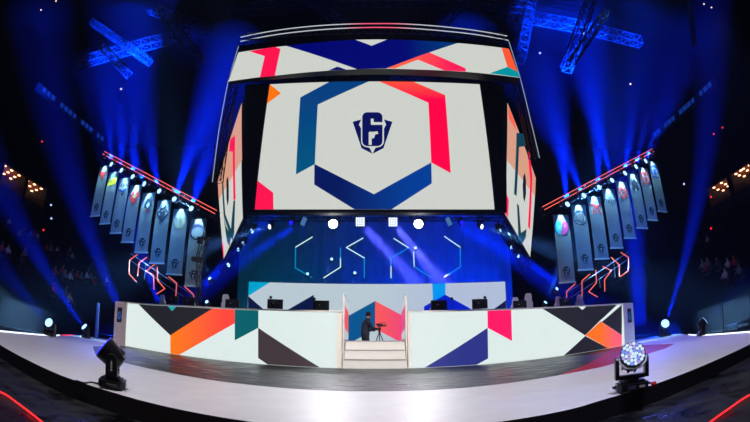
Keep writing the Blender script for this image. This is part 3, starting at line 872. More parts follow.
rows = [(btL[i], bbL[i], k, d) for i, (k, d) in enumerate([
            ('red_wing', 'red angular emblem'), ('yellow_block', 'yellow block emblem'), ('bird', 'blue winged emblem'), ('fox', 'red and gold animal emblem'),
            ('penguin', 'small dark helmet emblem'), ('diamond', 'black spiky diamond emblem'), ('gold_star', 'faint gold star emblem'), ('ring', 'dark open ring emblem')])] + \
       [(btR[i], bbR[i], k, d) for i, (k, d) in enumerate([
            ('elephant', 'blue round beast emblem'), ('mask', 'red ring mask emblem'), ('horse', 'navy horse emblem'), ('burst', 'light red starburst emblem'),
            ('word', 'black four-letter word'), ('strokes', 'red slanted stroke emblem'), ('lion', 'black ring and lion emblem'), ('hexknot', 'cyan and pink hexagon emblem')])]
word_me = txt('mibr', .42)
gold_like = {}
M['bar_w'] = mat('batten_white', (225, 230, 240), .4)
lampbox = None
for i, (tp, bp, kind, desc) in enumerate(rows):
    left = i < 8
    T = at(*tp, BY); Bt = at(*bp, BY)
    Hh = T.z - Bt.z; cx = (T.x + Bt.x) / 2
    t = empty('team_banner', (cx, BY, Bt.z), 'tall pale hanging banner with %s, in the %s row' % (desc, 'left' if left else 'right'), 'banner', 'team banners in two rows')
    bm = bmesh.new(); nx, nz = 6, 12; g = []
    for a in range(nx + 1):
        for k in range(nz + 1):
            x = -BW / 2 + BW * a / nx; z = Hh * k / nz; g.append(bm.verts.new((x, .0012 * math.sin(a * 1.3 + i), z)))
    for a in range(nx):
        for k in range(nz): q = a * (nz + 1) + k; bm.faces.new((g[q], g[q + nz + 1], g[q + nz + 2], g[q + 1]))
    bmesh.ops.solidify(bm, geom=bm.faces[:], thickness=.008)
    link_mesh('cloth', bm, M['banner'], t)
    bm = bmesh.new(); zc = Hh * (.79 if i not in (0, 1, 15) else .8)
    if kind == 'word':
        bm.from_mesh(word_me)
        for f in bm.faces: f.material_index = 0
        bmesh.ops.transform(bm, matrix=Matrix.Translation((0, -.0135, zc)) @ Matrix.Rotation(PI / 2, 4, 'X'), verts=bm.verts)
    else:
        for lay, (pp, k) in enumerate(E(kind)):
            poly(bm, [(x * 1.28, -.0125 - (.0015 if k in ('banner', 'gold_ink', 'ink') and lay else 0) - .0001 * lay, zc + z * 1.28) for x, z in pp], INK.index(k))
    link_mesh('emblem', bm, IM, t)
    bm = bmesh.new()
    def cadd(pp, k, l):
        poly(bm, [((a - 166) / 236 * .40, -.0125 - .001 * (l - 3), Hh * .15 - (b_ - 230) / 236 * .40) for a, b_ in pp], 0 if k == 'logo' else 1)
    crest(cadd, 'logo', 'w'); link_mesh('crest', bm, [M['ink'], M['banner']], t)
    bm = bmesh.new(); box(bm, (0, 0, -.03), (BW + .03, .05, .06)); link_mesh('batten', bm, M['bar_w'], t)
    bm = bmesh.new(); bar(bm, (-BW / 2 - .02, 0, Hh + .015), (BW / 2 + .02, 0, Hh + .015), .02, 6); link_mesh('top_rail', bm, M['black'], t)
    # small lamp above each banner
    lt = empty('banner_lamp', (cx, BY - .18, T.z + .43), 'small lamp just above the banner with %s' % desc, 'lamp', 'lamps over the banners')
    bm = bmesh.new(); bar(bm, (0, 0, -.1), (0, 0, .08), .075, 12, r2=.05); link_mesh('housing', bm, M['plastic2'], lt)
    bm = bmesh.new(); bar(bm, (0, 0, -.108), (0, 0, -.1), .055, 12); link_mesh('lens', bm, M['label_white'], lt)
    bm = bmesh.new(); bar(bm, (0, 0, .07), (0, .2, .3), .014, 6); link_mesh('hook', bm, M['black'], lt)
    spot('banner_light', (cx, BY - .18, T.z + .31), (cx, BY, T.z - .7), 460, (.36, .78, 1.0), 48, .6, .02)
    t.rotation_euler.z = (-1 if left else 1) * .22 * (7 - i % 8) / 7

# sloping trusses with twin coral light lines carrying banners and beam lights
M['coral_line'] = glow('coral_tube', (255, 105, 90), 1.25)
for s, U, Lw in ((-1, ((104.5, 151.4), (216.8, 210.5)), ((102.6, 153.9), (215, 213.7))), (1, ((652.2, 149), (542.5, 206.8)), ((653.8, 151.5), (544.5, 209.7)))):
    sd = 'left' if s < 0 else 'right'
    for k, (a, b_) in enumerate((U, Lw)):
        bm = bmesh.new(); Q = [at(a[0] + (b_[0] - a[0]) * j / 8, a[1] + (b_[1] - a[1]) * j / 8, BY + .0) for j in range(9)]
        for u, v in zip(Q[:-1], Q[1:]): bar(bm, u, v, .015, 6)
        tag(link_mesh('light_line', bm, M['coral_line']), '%s of the two coral light lines sloping over the %s banner row' % ('upper' if k == 0 else 'lower', sd), 'light line')
    a = at(U[0][0], U[0][1] + 5, BY + .35); b_ = at(U[1][0], U[1][1] + 5, BY + .35)
    truss(a, b_, 'dark sloping truss that carries the %s banner row' % sd, .34, m=M['black'])

# beam lights along the trusses
fxL = [(111.8, 164.5), (121.9, 170.6), (133.1, 177), (145, 183.9), (159.9, 191.3), (174.6, 199.4), (191.7, 208.8)]
tgL = [((108, 40), 22), ((124, 60), 22), ((143, 40), 22), ((122, 120), 24), ((141, 90), 22), ((214, 92), 26), ((215, 130), 26)]
fxR = [(645, 161.1), (635.3, 166.8), (624.4, 173.4), (611.7, 180.7), (598.7, 187.7), (583.4, 195.8), (567, 204.6)]
tgR = [((672, 90), 20), ((655, 80), 22), ((637, 60), 22), ((580, 70), 22), ((590, 60), 22), ((541, 105), 27), ((553, 90), 22)]
for s, fx, tg in ((-1, fxL, tgL), (1, fxR, tgR)):
    ordw = ['outermost', 'second', 'third', 'fourth', 'fifth', 'sixth', 'innermost']
    for i, (q, (tq, ty)) in enumerate(zip(fx, tg)):
        src = at(*q, BY + .05) ; d = at(*tq, ty) - src
        lens_dir = d.normalized() * .4 + Vector((0, -1, -.15))
        base = src + Vector((0, .1, .3))
        fixture(base, lens_dir, '%s beam light from the outside along the %s sloping truss' % (ordw[i], 'left' if s < 0 else 'right') if i not in (0, 6) else '%s beam light on the %s sloping truss' % (ordw[i], 'left' if s < 0 else 'right'),
                'beam lights on the sloping trusses', True, .8, 'cool')
        en = {-1: [250, 300, 520, 170, 420, 950, 700], 1: [330, 260, 360, 480, 650, 500, 700]}[s][i]
        beam('beam', src, at(*tq, ty), en * 1.3, size=.3, spread=10, off=.5)

# ------------------------------------------------------------------ neon chevrons
def chevron(pts, Y, mats, label, group, r=.03, cat='neon light'):
    P = [at(a, b_, Y) for a, b_ in pts]; t = empty('neon_chevron', P[-1], label, cat, group)
    for k, (a, b_) in enumerate(zip(P[:-1], P[1:])):
        bm = bmesh.new(); bar(bm, a - P[-1], b_ - P[-1], r, 8); ball(bm, b_ - P[-1], r * 1.02, u=8, v=6)
        m = mats[k] if isinstance(mats, list) else mats
        link_mesh('light_tube', bm, m, t)
    return t


TE = glow('teal_tube', (0, 140, 190), 1.0); WH = glow('pale_tube', (190, 225, 215), 1.2)
NY = 23.0
hexes = [([(312.5, 236.9), (295.4, 247.3), (295.4, 267.9), (311.9, 277.6)], [WH, TE, TE], 'half hexagon opening to the right, left of the left blinding lamp'),
         ([(340.5, 247.7), (340.5, 258), (340.5, 267.1), (323.8, 277.8)], [TE, WH, WH], 'two-sided bracket below the left blinding lamp'),
         ([(363.3, 237.9), (346.4, 247.5), (364.3, 258), (364.3, 277.6)], [WH, WH, TE], 'zigzag left of the stage centre line'),
         ([(393.6, 238.3), (408.7, 247.9), (391, 258), (391, 266), (391, 277.8)], [WH, TE, TE, WH], 'zigzag right of the stage centre line'),
         ([(413.5, 246.9), (414.1, 266.7), (430.7, 277)], [WH, TE], 'two-sided bracket below the right blinding lamp'),
         ([(444.2, 236.2), (460.3, 247.3), (460.3, 267.1), (444.2, 277)], [WH, TE, TE], 'half hexagon opening to the left, right of the right blinding lamp')]
for p, m, d in hexes: chevron(p, NY, m, 'teal neon ' + d, 'teal neon hexagon pieces upstage')
CO = glow('coral_neon', (255, 110, 85), 1.1)
chL = [([(137.6, 254.3), (129.5, 260.2), (128.8, 273.5), (135.7, 281)], 'three-sided bracket, outermost under the left banners'),
       ([(147, 257.2), (138.8, 263), (137.8, 275.6)], 'bent line, second from the outside under the left banners'),
       ([(154.9, 264), (146.6, 271), (153.9, 275.4), (153.9, 289.4)], 'zigzag, third from the outside under the left banners'),
       ([(157.3, 266.9), (157.3, 280), (164.8, 288.7), (156.5, 294)], 'arrow pointing right under the left banners'),
       ([(168.6, 276.6), (176.7, 283.2), (175.7, 298)], 'bent line, second from the inside under the left banners'),
       ([(184.3, 286.3), (193.3, 294), (194, 299)], 'short bent line, innermost under the left banners')]
chR = [([(575.5, 283.5), (566.7, 291.3), (566.7, 301.2)], 'bent line, innermost under the right banners'),
       ([(590, 274), (581.9, 281), (582.1, 295.8)], 'bent line, second from the inside under the right banners'),
       ([(595.9, 270), (596.4, 282.7), (588.8, 291.8), (597.5, 297)], 'arrow pointing left under the right banners'),
       ([(602.7, 266.4), (611.3, 270.7), (604.6, 279.7), (604.9, 291.3)], 'zigzag, third from the outside under the right banners'),
       ([(611.3, 257.2), (619.4, 265), (619.4, 276.2)], 'bent line, second from the outside under the right banners'),
       ([(620.8, 252.4), (628.6, 257.6), (628.3, 270.7), (620.4, 276.6)], 'three-sided bracket, outermost under the right banners')]
for p, d in chL + chR: chevron(p, 16.6, CO, 'coral neon ' + d, 'coral neon pieces below the banners', .02)
# pale sloping handrails behind the neon
M['rail'] = mat('pale_rail', (150, 160, 185), .4, .5)
for s, a, b_ in ((-1, (131, 253.5), (196, 297)), (1, (628, 252), (566, 293))):
    t = empty('stair_rail', at(*b_, 17.4), 'thin pale handrail sloping down behind the %s coral neon' % ('left' if s < 0 else 'right'), 'handrail')
    o0 = at(*b_, 17.4)
    for k, dz in ((0, 0), (1, -.32)):
        bm = bmesh.new(); bar(bm, at(*a, 17.4) - o0 + Vector((0, 0, dz)), Vector((0, 0, dz)), .022 if k == 0 else .014, 6); link_mesh('rail', bm, M['rail'], t)
    A0 = at(*a, 17.4)
    for j in range(5):
        q = o0 + (A0 - o0) * j / 4; bm = bmesh.new(); bar(bm, q - o0, q - o0 - Vector((0, 0, .75)), .016, 6); link_mesh('post', bm, M['plastic'], t)

# ------------------------------------------------------------------ upstage truss and lamps under the main screen
UY = 19.5
truss(at(250, 214.5, UY), at(500, 214.5, UY), 'long dark truss with lamps right under the main screen', .5, m=M['black'])
for s, a, b_ in ((-1, (250, 222), (222, 268)), (1, (500, 222), (527, 264))):
    truss(at(*a, 19.0) - Vector((0, 0, .1)), at(*b_, 21) - Vector((0, 0, .25)), 'dark truss curving down under the %s side screen' % ('left' if s < 0 else 'right'), .35, m=M['black'])
for s, px in ((-1, 333), (1, 418.5)):
    sd = 'left' if s < 0 else 'right'
    src = at(px, 224, UY - .3); d = Vector((0, 0, CH)) - src
    t = empty('blinder_lamp', src, '%s of the two blinding white lamps under the main screen' % sd, 'stage light', 'blinding lamps under the main screen')
    bm = bmesh.new(); lathe(bm, [(.08, .3), (.2, .22), (.25, .0), (.25, -.02), (.22, -.02), (.22, 0)], 20); link_mesh('housing', bm, M['plastic'], t)
    bm = bmesh.new(); lathe(bm, [(.2, .0), (.15, -.03), (.05, -.045)], 20); link_mesh('lens', bm, M['lens_blind'], t)
    bm = bmesh.new(); bar(bm, (-.28, .1, 0), (-.28, .1, .45), .02); bar(bm, (.28, .1, 0), (.28, .1, .45), .02); bar(bm, (-.28, .1, .45), (.28, .1, .45), .02); link_mesh('bracket', bm, M['black'], t)
    spot('blinder_beam', src + Vector((0, -.1, 0)), (px * .0 + s * .8, 3, 0), 1300, (.95, .93, 1.0), 55, .8, .15)
for s, px, py, rot, lab in ((-1, 360.2, 221.8, 0, 'left square lamp matrix facing the camera under the main screen'), (1, 393, 222, 0, 'right square lamp matrix facing the camera under the main screen'),
                            (-1, 303.6, 221.5, .35, 'tilted lamp matrix left of the left blinding lamp'), (1, 448.8, 221.5, -.35, 'tilted lamp matrix right of the right blinding lamp')):
    t = empty('matrix_lamp', at(px, py, UY - .4), lab, 'stage light', 'square lamp matrices under the main screen')
    wd = .42 if rot == 0 else .22
    bm = bmesh.new(); box(bm, (0, .06, 0), (wd + .04, .1, .46)); link_mesh('housing', bm, M['plastic'], t)
    bm = bmesh.new()
    for i in range(5 if rot == 0 else 3):
        nn = 5 if rot == 0 else 3
        for j in range(5): box(bm, (-wd / 2 + wd * (i + .5) / nn, 0, -.21 + .42 * (j + .5) / 5), (wd / nn * .82, .03, .07))
    link_mesh('lens_array', bm, glow('matrix_cell', (225, 235, 255) if rot == 0 else (70, 120, 175), 1.5 if rot == 0 else 1.0), t)
    t.rotation_euler = (.25 if rot == 0 else .1, rot, rot * 1.5)
small = [((271.5, 226), 'white', (-1, -.5, -.5)), ((254, 230), 'cool', (-1, -.4, -.6)), ((244.6, 242), 'cool', (-.8, -.4, -.8)), ((239.6, 248), 'cool', (-.8, -.4, -.8)), ((230, 263.6), 'cool', (-.7, -.5, -.8)), ((292, 223), 'blue', (-.4, -1, .0)),
         ((480, 226), 'white', (1, -.5, -.5)), ((498, 230), 'cool', (1, -.4, -.6)), ((510, 246), 'cool', (.8, -.4, -.8)), ((517, 254.5), 'cool', (.8, -.4, -.8)), ((461, 223), 'blue', (.4, -1, 0))]
nm = ['small bright spotlight right under the %s corner of the main screen', 'spotlight next outward from the small bright one, %s side', 'upper of the pair of spotlights below the %s side screen', 'lower of the pair of spotlights below the %s side screen', 'lowest spotlight under the tip of the %s side screen', 'dim blue spotlight nearest the %s tilted lamp matrix']
for i, (q, ln, d) in enumerate(small):
    s = -1 if i < 6 else 1; k = i if i < 6 else (i - 6 if i < 10 else 5)
    Y = UY if k in (0, 1, 5) else 20.6
    src = at(*q, Y)
    fixture(src + Vector((0, 0, .36 * .75)), Vector(d) + Vector((0, -.6, 0)), nm[k] % ('left' if s < 0 else 'right'), 'spotlights under the screens', True, .75, ln)
    if k in (0, 1): beam('beam', src, src + Vector(d) * 5, 90 if k == 0 else 60, (.25, .6, 1.0), .12, 16)

# beams inside the stage
beam('beam', at(362, 224, 19), at(404, 270, 22), 1000, (.25, .2, 1.0), .6, 8)
beam('beam', at(394, 224, 19), at(432, 270, 22), 900, (.3, .24, 1.0), .5, 8)
beam('beam', at(298, 224, 20), at(238, 264, 20), 350, BLUE, .4, 12)
beam('beam', at(454, 224, 20), at(520, 264, 20), 500, BLUE, .4, 12)
for px, py, tx, ty, Y, en, c in ((210.5, 280, 201, 252, 16.6, 30, (.2, .6, 1)), (207.5, 303, 203, 285, 16.6, 12, (.2, .5, 1)), (544.5, 304, 562, 262, 16.6, 60, (.1, .4, 1)), (556, 290, 566, 270, 17.5, 14, (.1, .4, 1)),
                                 (332, 259, 325, 278, 22, 14, (.3, .6, 1)), (415, 248, 427, 262, 22, 20, (.4, .4, 1)), (355, 273, 352, 284, 22, 12, (.3, .6, 1)), (308, 274, 300, 284, 22, 10, (.3, .6, 1))):
    src = at(px, py, Y); d = at(tx, ty, Y) - src
    fixture(src - Vector((0, 0, .18)), Vector((d.x * .5, -1, d.z * .5)), 'small upstage spot lamp glowing %s' % {210.5: 'beside the innermost left banner', 207.5: 'low behind the left end stations', 544.5: 'low behind the right player stations', 556: 'just over the right player stations', 332: 'inside the left teal bracket', 415: 'inside the right teal bracket', 355: 'low by the left zigzag neon', 308: 'at the foot of the left half hexagon'}[px],
            'small upstage spot lamps', False, .5, 'cool')
    beam('beam', src, at(tx, ty, Y), en * 1.5, c, .08, 14)
# big side beams rising from behind the low wall ends
beam('beam', at(124, 318, 17), at(72, 180, 19), 330, BLUE, .55, 10)
beam('beam', at(160, 306, 19), at(132, 225, 22), 300, BLUE, .4, 7)
beam('beam', at(640, 330, 18.5), at(628, 200, 22), 900, BLUE, 1.1, 10)
beam('beam', at(200, 290, 22), at(262, 225, 24), 600, BLUE, .6, 6)
beam('beam', at(560, 285, 22), at(470, 225, 24), 600, BLUE, .6, 6)

# upstage curtain
bm = bmesh.new(); n = 220; g = []
for i in range(n + 1):
    x = -8.5 + 17 * i / n; y = 25.5 + .06 * math.sin(x * 7) + .03 * math.sin(x * 17.3)
    g.append((bm.verts.new((x, y, 0)), bm.verts.new((x, y, 11))))
for a, b_ in zip(g[:-1], g[1:]): bm.faces.new((a[0], b_[0], b_[1], a[1]))
bmesh.ops.solidify(bm, geom=bm.faces[:], thickness=.02)
tag(link_mesh('backdrop_curtain', bm, M['drape'], smooth=True), 'pleated backdrop curtain across the rear of the stage, washed in blue', 'curtain')
bm = bmesh.new(); box(bm, (0, 22.5, -.02), (30, 6.2, .4)); tag(link_mesh('floor_upstage', bm, M['blackdrape']), kind='structure')

# ------------------------------------------------------------------ player stations
def chair(kind):
    t = empty('gaming_chair', (0, 0, 0), 'c', 'chair', 'white gaming chairs at the player desks')
    bm = bmesh.new()
    pts = [(-.16, .0), (.16, .0), (.25, .12), (.25, .42), (.18, .5), (.17, .66), (.11, .76), (-.11, .76), (-.17, .66), (-.18, .5), (-.25, .42), (-.25, .12)]
    a = [bm.verts.new((x, 0, z)) for x, z in pts]; b_ = [bm.verts.new((x, .08 + .04 * abs(x) * 4, z)) for x, z in pts]
    bm.faces.new(a); bm.faces.new(b_[::-1])
    for i in range(len(pts)): bm.faces.new((a[i], a[(i + 1) % 12], b_[(i + 1) % 12], b_[i]))
    o = link_mesh('backrest', bm, M['white_gloss'], t, loc=(0, .26, .5), bevel=.02); o.rotation_euler.x = -.15
    bm = bmesh.new(); box(bm, (0, -.012, .24), (.26, .02, .3)); link_mesh('back_cushion', bm, M['plastic'], o, bevel=.008)
    bm = bmesh.new(); box(bm, (0, -.014, .6), (.2, .03, .12)); link_mesh('head_cushion', bm, M['plastic'], o, bevel=.01)
    bm = bmesh.new(); box(bm, (0, 0, .46), (.5, .5, .1)); link_mesh('seat', bm, M['plastic'], t, bevel=.03)
    for s in (-1, 1):
        bm = bmesh.new(); bar(bm, (s * .28, .05, .44), (s * .28, .05, .66), .02); box(bm, (s * .28, 0, .67), (.07, .28, .03)); link_mesh('armrest', bm, M['plastic2'], t)
    bm = bmesh.new(); bar(bm, (0, 0, .1), (0, 0, .42), .03); link_mesh('gas_lift', bm, M['plastic2'], t)
    bm = bmesh.new()
    for k in range(5):
        a_ = 2 * PI * k / 5 + .3; bar(bm, (0, 0, .12), (.3 * math.cos(a_), .3 * math.sin(a_), .06), .022); ball(bm, (.3 * math.cos(a_), .3 * math.sin(a_), .03), .03)
    link_mesh('wheel_base', bm, M['plastic2'], t)
    return t


def monitor():
    t = empty('monitor', (0, 0, 0), 'm', 'monitor', 'monitors on the player desks')
    bm = bmesh.new(); box(bm, (0, 0, .32), (.56, .05, .34)); box(bm, (0, -.03, .3), (.3, .03, .2)); link_mesh('housing', bm, M['plastic'], t, bevel=.01)
    bm = bmesh.new(); box(bm, (0, .027, .32), (.53, .004, .3)); link_mesh('screen', bm, glow('monitor_blue', (40, 70, 170), .8), t)
    bm = bmesh.new(); bar(bm, (0, -.02, .0), (0, -.02, .2), .02); link_mesh('stand', bm, M['plastic2'], t)
    bm = bmesh.new(); bar(bm, (0, -.02, 0), (0, -.02, .015), .12, 20); link_mesh('foot', bm, M['plastic2'], t)
    bm = bmesh.new(); box(bm, (-.05, -.048, .34), (.05, .005, .02)); link_mesh('marking', bm, M['label_white'], t)
    return t


def webcam():
    t = empty('camera_stalk', (0, 0, 0), 'w', 'camera', 'small cameras on stalks at the player desks')
    bm = bmesh.new(); bar(bm, (0, 0, .0), (0, 0, .5), .012); link_mesh('stalk', bm, M['plastic2'], t)
    bm = bmesh.new(); bar(bm, (0, 0, 0), (0, 0, .015), .06, 14); link_mesh('foot', bm, M['plastic'], t)
    bm = bmesh.new(); ball(bm, (0, 0, .53), .05, (1.15, 1, 1)); bar(bm, (0, .04, .53), (0, .075, .53), .03, 10); link_mesh('camera_head', bm, M['plastic'], t)
    return t


DZ = 1.74   # desk top height: stations stand on risers
pc, pm, pw = chair('w'), monitor(), webcam(); used = {'c': 0, 'm': 0, 'w': 0}


def put(pr, key, loc, label, rz=0, sc=1):
    o = pr if not used[key] else copy_tree(pr)
    used[key] = 1; o['label'] = label; o.location = loc; o.rotation_euler = (0, 0, rz); o.scale = (sc,) * 3
    return o


def desk(x0, x1, y, lab, z0=.35, z=DZ):
    t = empty('player_desk', ((x0 + x1) / 2, y, z0), lab, 'desk'); w = x1 - x0
    bm = bmesh.new(); box(bm, (0, 0, z - z0 - .02), (w, .7, .04)); link_mesh('desk_top', bm, M['plastic'], t)
    for s in (-1, 1):
        bm = bmesh.new(); box(bm, (s * (w / 2 - .03), 0, (z - z0 - .04) / 2), (.05, .6, z - z0 - .04)); link_mesh('leg', bm, M['black'], t)


def riser(x0, x1, y0, y1, lab):
    bm = bmesh.new(); box(bm, ((x0 + x1) / 2, (y0 + y1) / 2, .75), (x1 - x0, y1 - y0, .8)); tag(link_mesh('riser', bm, M['black']), lab, 'riser')


DY = 14.6
desk(-3.9, -1.5, DY, 'long dark player desk behind the left low video wall, inner part'); desk(1.5, 4.1, DY, 'long dark player desk behind the right low video wall, inner part')
desk(-7.6, -4.6, 15.4, 'dark player desk behind the left low video wall, outer part'); desk(4.5, 8.2, 15.9, 'dark player desk behind the right low video wall, outer part')
riser(-4.2, -1.4, 15.0, 16.2, 'black riser under the inner left player chairs'); riser(1.4, 4.4, 15.0, 16.2, 'black riser under the inner right player chairs')
riser(-9.9, -4.5, 15.8, 17.0, 'black riser under the outer left player chairs'); riser(4.5, 9.6, 16.3, 17.5, 'black riser under the outer right player chairs')
for px, Y, lab in ((275.0, DY, 'monitor seen from behind at the second left station from the steps'), (321, DY, 'monitor nearest the left side of the steps'),
                   (439, DY, 'monitor nearest the right side of the steps'), (480, DY, 'monitor behind the pink block of the right video wall'),
                   (520, 15.9, 'monitor right of the pale video wall end'), (566, 16.0, 'monitor between the two outer right chairs'), (232, 15.4, 'monitor under the forked chair on the left'), (172, 15.5, 'monitor beside the outermost left chair'), (188, 15.5, 'monitor beside the second left chair')):
    p = at(px, 308, Y); put(pm, 'm', (p.x, Y, DZ), lab)
for px, Y, lab in ((270.7, DY - .2, 'stalk camera over the left inner desk, farther from the steps'), (314.2, DY - .1, 'stalk camera over the left inner desk, next to the steps'), (451.6, DY - .1, 'stalk camera over the right inner desk, next to the steps'), (485.0, DY - .1, 'stalk camera over the right inner desk, farther from the steps')):
    p = at(px, 300, Y); put(pw, 'w', (p.x, Y, DZ), lab)
for px, py, Y, lab in ((166.4, 295.3, 16.6, 'outermost white gaming chair on the left'), (196, 297.5, 16.5, 'white gaming chair below the innermost left banner'), (230.5, 294.8, 16.5, 'white gaming chair left of the pale rear video wall'),
                       (430.5, 300.3, 15.6, 'white gaming chair nearest the steps on the right'), (473.0, 299, 15.6, 'white gaming chair behind the pink block'), (510.8, 297.8, 16.9, 'white gaming chair at the end of the pale rear video wall'),
                       (523.3, 293.8, 17.1, 'white gaming chair second right of the pale rear video wall'), (554, 296.8, 17.0, 'white gaming chair left of the innermost right neon'), (578, 295, 17.0, 'white gaming chair facing front below the right neon')):
    p = at(px, py, Y); sc_ = (p.z - 1.15) / 1.25; oc = put(pc, 'c', (p.x, Y + .26 * sc_, 1.15), lab, sc=sc_, rz=PI if lab.endswith('neon') and 'facing' in lab else (PI + (.35 if px > 375 else -.35))); oc.scale = (sc_ * .78, sc_, sc_)

# ------------------------------------------------------------------ people
def skin(verts, edges, radii, sub=1):
    me = bpy.data.meshes.new('s'); me.from_pydata(verts, edges, []); o = bpy.data.objects.new('s', me); COL.objects.link(o)
    md = o.modifiers.new('skin', 'SKIN'); md.use_smooth_shade = True; md.branch_smoothing = .6
    if not me.skin_vertices: me.attributes.new('x', 'FLOAT', 'POINT')
    for i, r in enumerate(radii):
        sv = me.skin_vertices[0].data[i]; sv.radius = r if isinstance(r, tuple) else (r, r); sv.use_root = (i == 0)
    if sub: o.modifiers.new('sub', 'SUBSURF').levels = sub
    dg = bpy.context.evaluated_depsgraph_get(); dg.update()
    out = bpy.data.meshes.new_from_object(o.evaluated_get(dg)); bpy.data.objects.remove(o); return out


def fingers(bm, wrist, fwd, side, curl, r=.009):
    f = Vector(fwd).normalized(); s = Vector(side).normalized(); dn = Vector(curl).normalized(); w = Vector(wrist)
    for k, ln in enumerate((.075, .085, .08, .06)):
        b0 = w + f * .07 + s * (-.03 + .02 * k); p1 = b0 + f * ln * .45; p2 = p1 + (f * .6 + dn * .6) * ln * .35; p3 = p2 + (f * .1 + dn) * ln * .28
        me = skin([b0 - f * .03, b0, p1, p2, p3], [(0, 1), (1, 2), (2, 3), (3, 4)], [r, r, r * .95, r * .85, r * .7], 1); bm.from_mesh(me)
    b0 = w + f * .02 - s * .03; me = skin([b0, b0 - s * .03 + f * .02, b0 - s * .035 + f * .05 + dn * .01], [(0, 1), (1, 2)], [r * 1.2, r * 1.1, r * .8], 1); bm.from_mesh(me)


def operator():
    # local frame: faces +X, origin between the feet
    V = [(0, 0, .96), (.0, 0, 1.12), (.03, 0, 1.30), (.07, 0, 1.44), (.10, 0, 1.53), (.13, 0, 1.60), (.145, 0, 1.69),            # 0-6 spine, neck, head
         (.05, .17, 1.42), (.15, .22, 1.16), (.38, .12, 1.12), (.45, .09, 1.12),                                                    # 7-10 left arm
         (.05, -.17, 1.42), (.17, -.22, 1.18), (.38, -.10, 1.18), (.45, -.08, 1.19),                                              # 11-14 right arm
         (0, .1, .9), (.03, .12, .5), (-.02, .13, .1), (.1, .14, .05), (0, -.1, .9), (.05, -.12, .5), (.02, -.13, .1), (.14, -.14, .05)]
    Ed = [(0, 1), (1, 2), (2, 3), (3, 4), (4, 5), (5, 6), (3, 7), (7, 8), (8, 9), (9, 10), (3, 11), (11, 12), (12, 13), (13, 14), (0, 15), (15, 16), (16, 17), (17, 18), (0, 19), (19, 20), (20, 21), (21, 22)]
    R = [(.19, .17), (.19, .17), (.21, .18), (.16, .15), .07, .085, .095, .075, .055, .04, .038, .075, .055, .04, .038, .11, .075, .05, .045, .11, .075, .05, .045]
    me = skin(V, Ed, R, 1); bm = bmesh.new(); bm.from_mesh(me)
    # face: nose, ears, brow
    ball(bm, (.25, 0, 1.655), .017, (1.2, .8, 1.2)); ball(bm, (.15, .092, 1.66), .02, (.8, .5, 1.3)); ball(bm, (.15, -.092, 1.66), .02, (.8, .5, 1.3))
    fingers(bm, V[10], (1, -.1, -.05), (0, 1, 0), (0, 0, -1)); fingers(bm, V[14], (1, .1, -.05), (0, -1, 0), (0, 0, -1))
    for f in bm.faces:
        c = f.calc_center_median(); f.smooth = True
        if c.z > 1.55 or (c.x > .40 and c.z > 1.0): f.material_index = 1
        elif c.z < .98: f.material_index = 2
        if c.z < .09: f.material_index = 3
    t = link_mesh('person', bm, [M['shirt'], M['skin'], M['trousers'], M['black']])
    bm = bmesh.new(); ball(bm, (.125, 0, 1.70), .105, (1.0, .92, .95), 16, 10)
    for v in bm.verts:
        if v.co.x > .17 and v.co.z < 1.74: v.co.x = .12
        if v.co.z < 1.64: v.co.z = 1.64
    link_mesh('hair', bm, M['hair'], t, smooth=True)
    for s in (-1, 1):
        bm = bmesh.new(); ball(bm, (.228, s * .033, 1.68), .011); link_mesh('eye', bm, M['black'], t)
    bm = bmesh.new(); box(bm, (.236, 0, 1.62), (.008, .045, .008)); link_mesh('mouth', bm, M['red_ink'], t)
    return t


PY = 15.7
op = operator(); p = at(366, 330, PY); op.scale = (1.06, 1.12, 1.02); op.location = (p.x - .03, PY, .12); op.rotation_euler = (0, 0, .45); 
tag(op, 'person in dark clothes standing at a camera on a tripod above the steps', 'person')
# video camera on tripod
p = at(379.5, 330, PY); t = empty('camera_tripod', (p.x, PY - .05, .12), 'black tripod standing in front of the person above the steps', 'tripod'); t.scale = (1.1, 1.1, 1.12)
for k in range(3):
    a = 2 * PI * k / 3 + .5; bm = bmesh.new(); bar(bm, (0, 0, .98), (.2 * math.cos(a), .2 * math.sin(a), .5), .016); bar(bm, (.2 * math.cos(a), .2 * math.sin(a), .5), (.38 * math.cos(a), .38 * math.sin(a), .01), .012); link_mesh('leg', bm, M['plastic'], t)
bm = bmesh.new(); bar(bm, (0, 0, .92), (0, 0, 1.08), .035); ball(bm, (0, 0, 1.08), .05); link_mesh('fluid_head', bm, M['plastic'], t)
bm = bmesh.new(); bar(bm, (-.02, -.03, 1.05), (-.3, -.06, .98), .01); link_mesh('pan_handle', bm, M['plastic'], t)
t = empty('video_camera', (p.x, PY - .05, .12 + 1.26), 'black video camera mounted on the tripod, lens pointing right', 'camera'); t.scale = (.72,) * 3
bm = bmesh.new(); box(bm, (0, 0, .09), (.26, .11, .15)); link_mesh('body', bm, M['plastic'], t, bevel=.01)
bm = bmesh.new(); bar(bm, (.12, 0, .08), (.3, 0, .08), .045, 14); bar(bm, (.28, 0, .08), (.34, 0, .08), .055, 14); link_mesh('lens', bm, M['plastic2'], t)
bm = bmesh.new(); bar(bm, (-.08, 0, .19), (.12, 0, .21), .012); bar(bm, (-.08, 0, .15), (-.08, 0, .19), .012); bar(bm, (.12, 0, .15), (.12, 0, .21), .012); link_mesh('top_handle', bm, M['plastic'], t)
bm = bmesh.new(); bar(bm, (.1, .04, .2), (.34, .04, .21), .014); link_mesh('microphone', bm, M['plastic2'], t)
bm = bmesh.new(); box(bm, (-.14, .08, .14), (.1, .03, .07)); link_mesh('viewfinder', bm, M['plastic'], t)

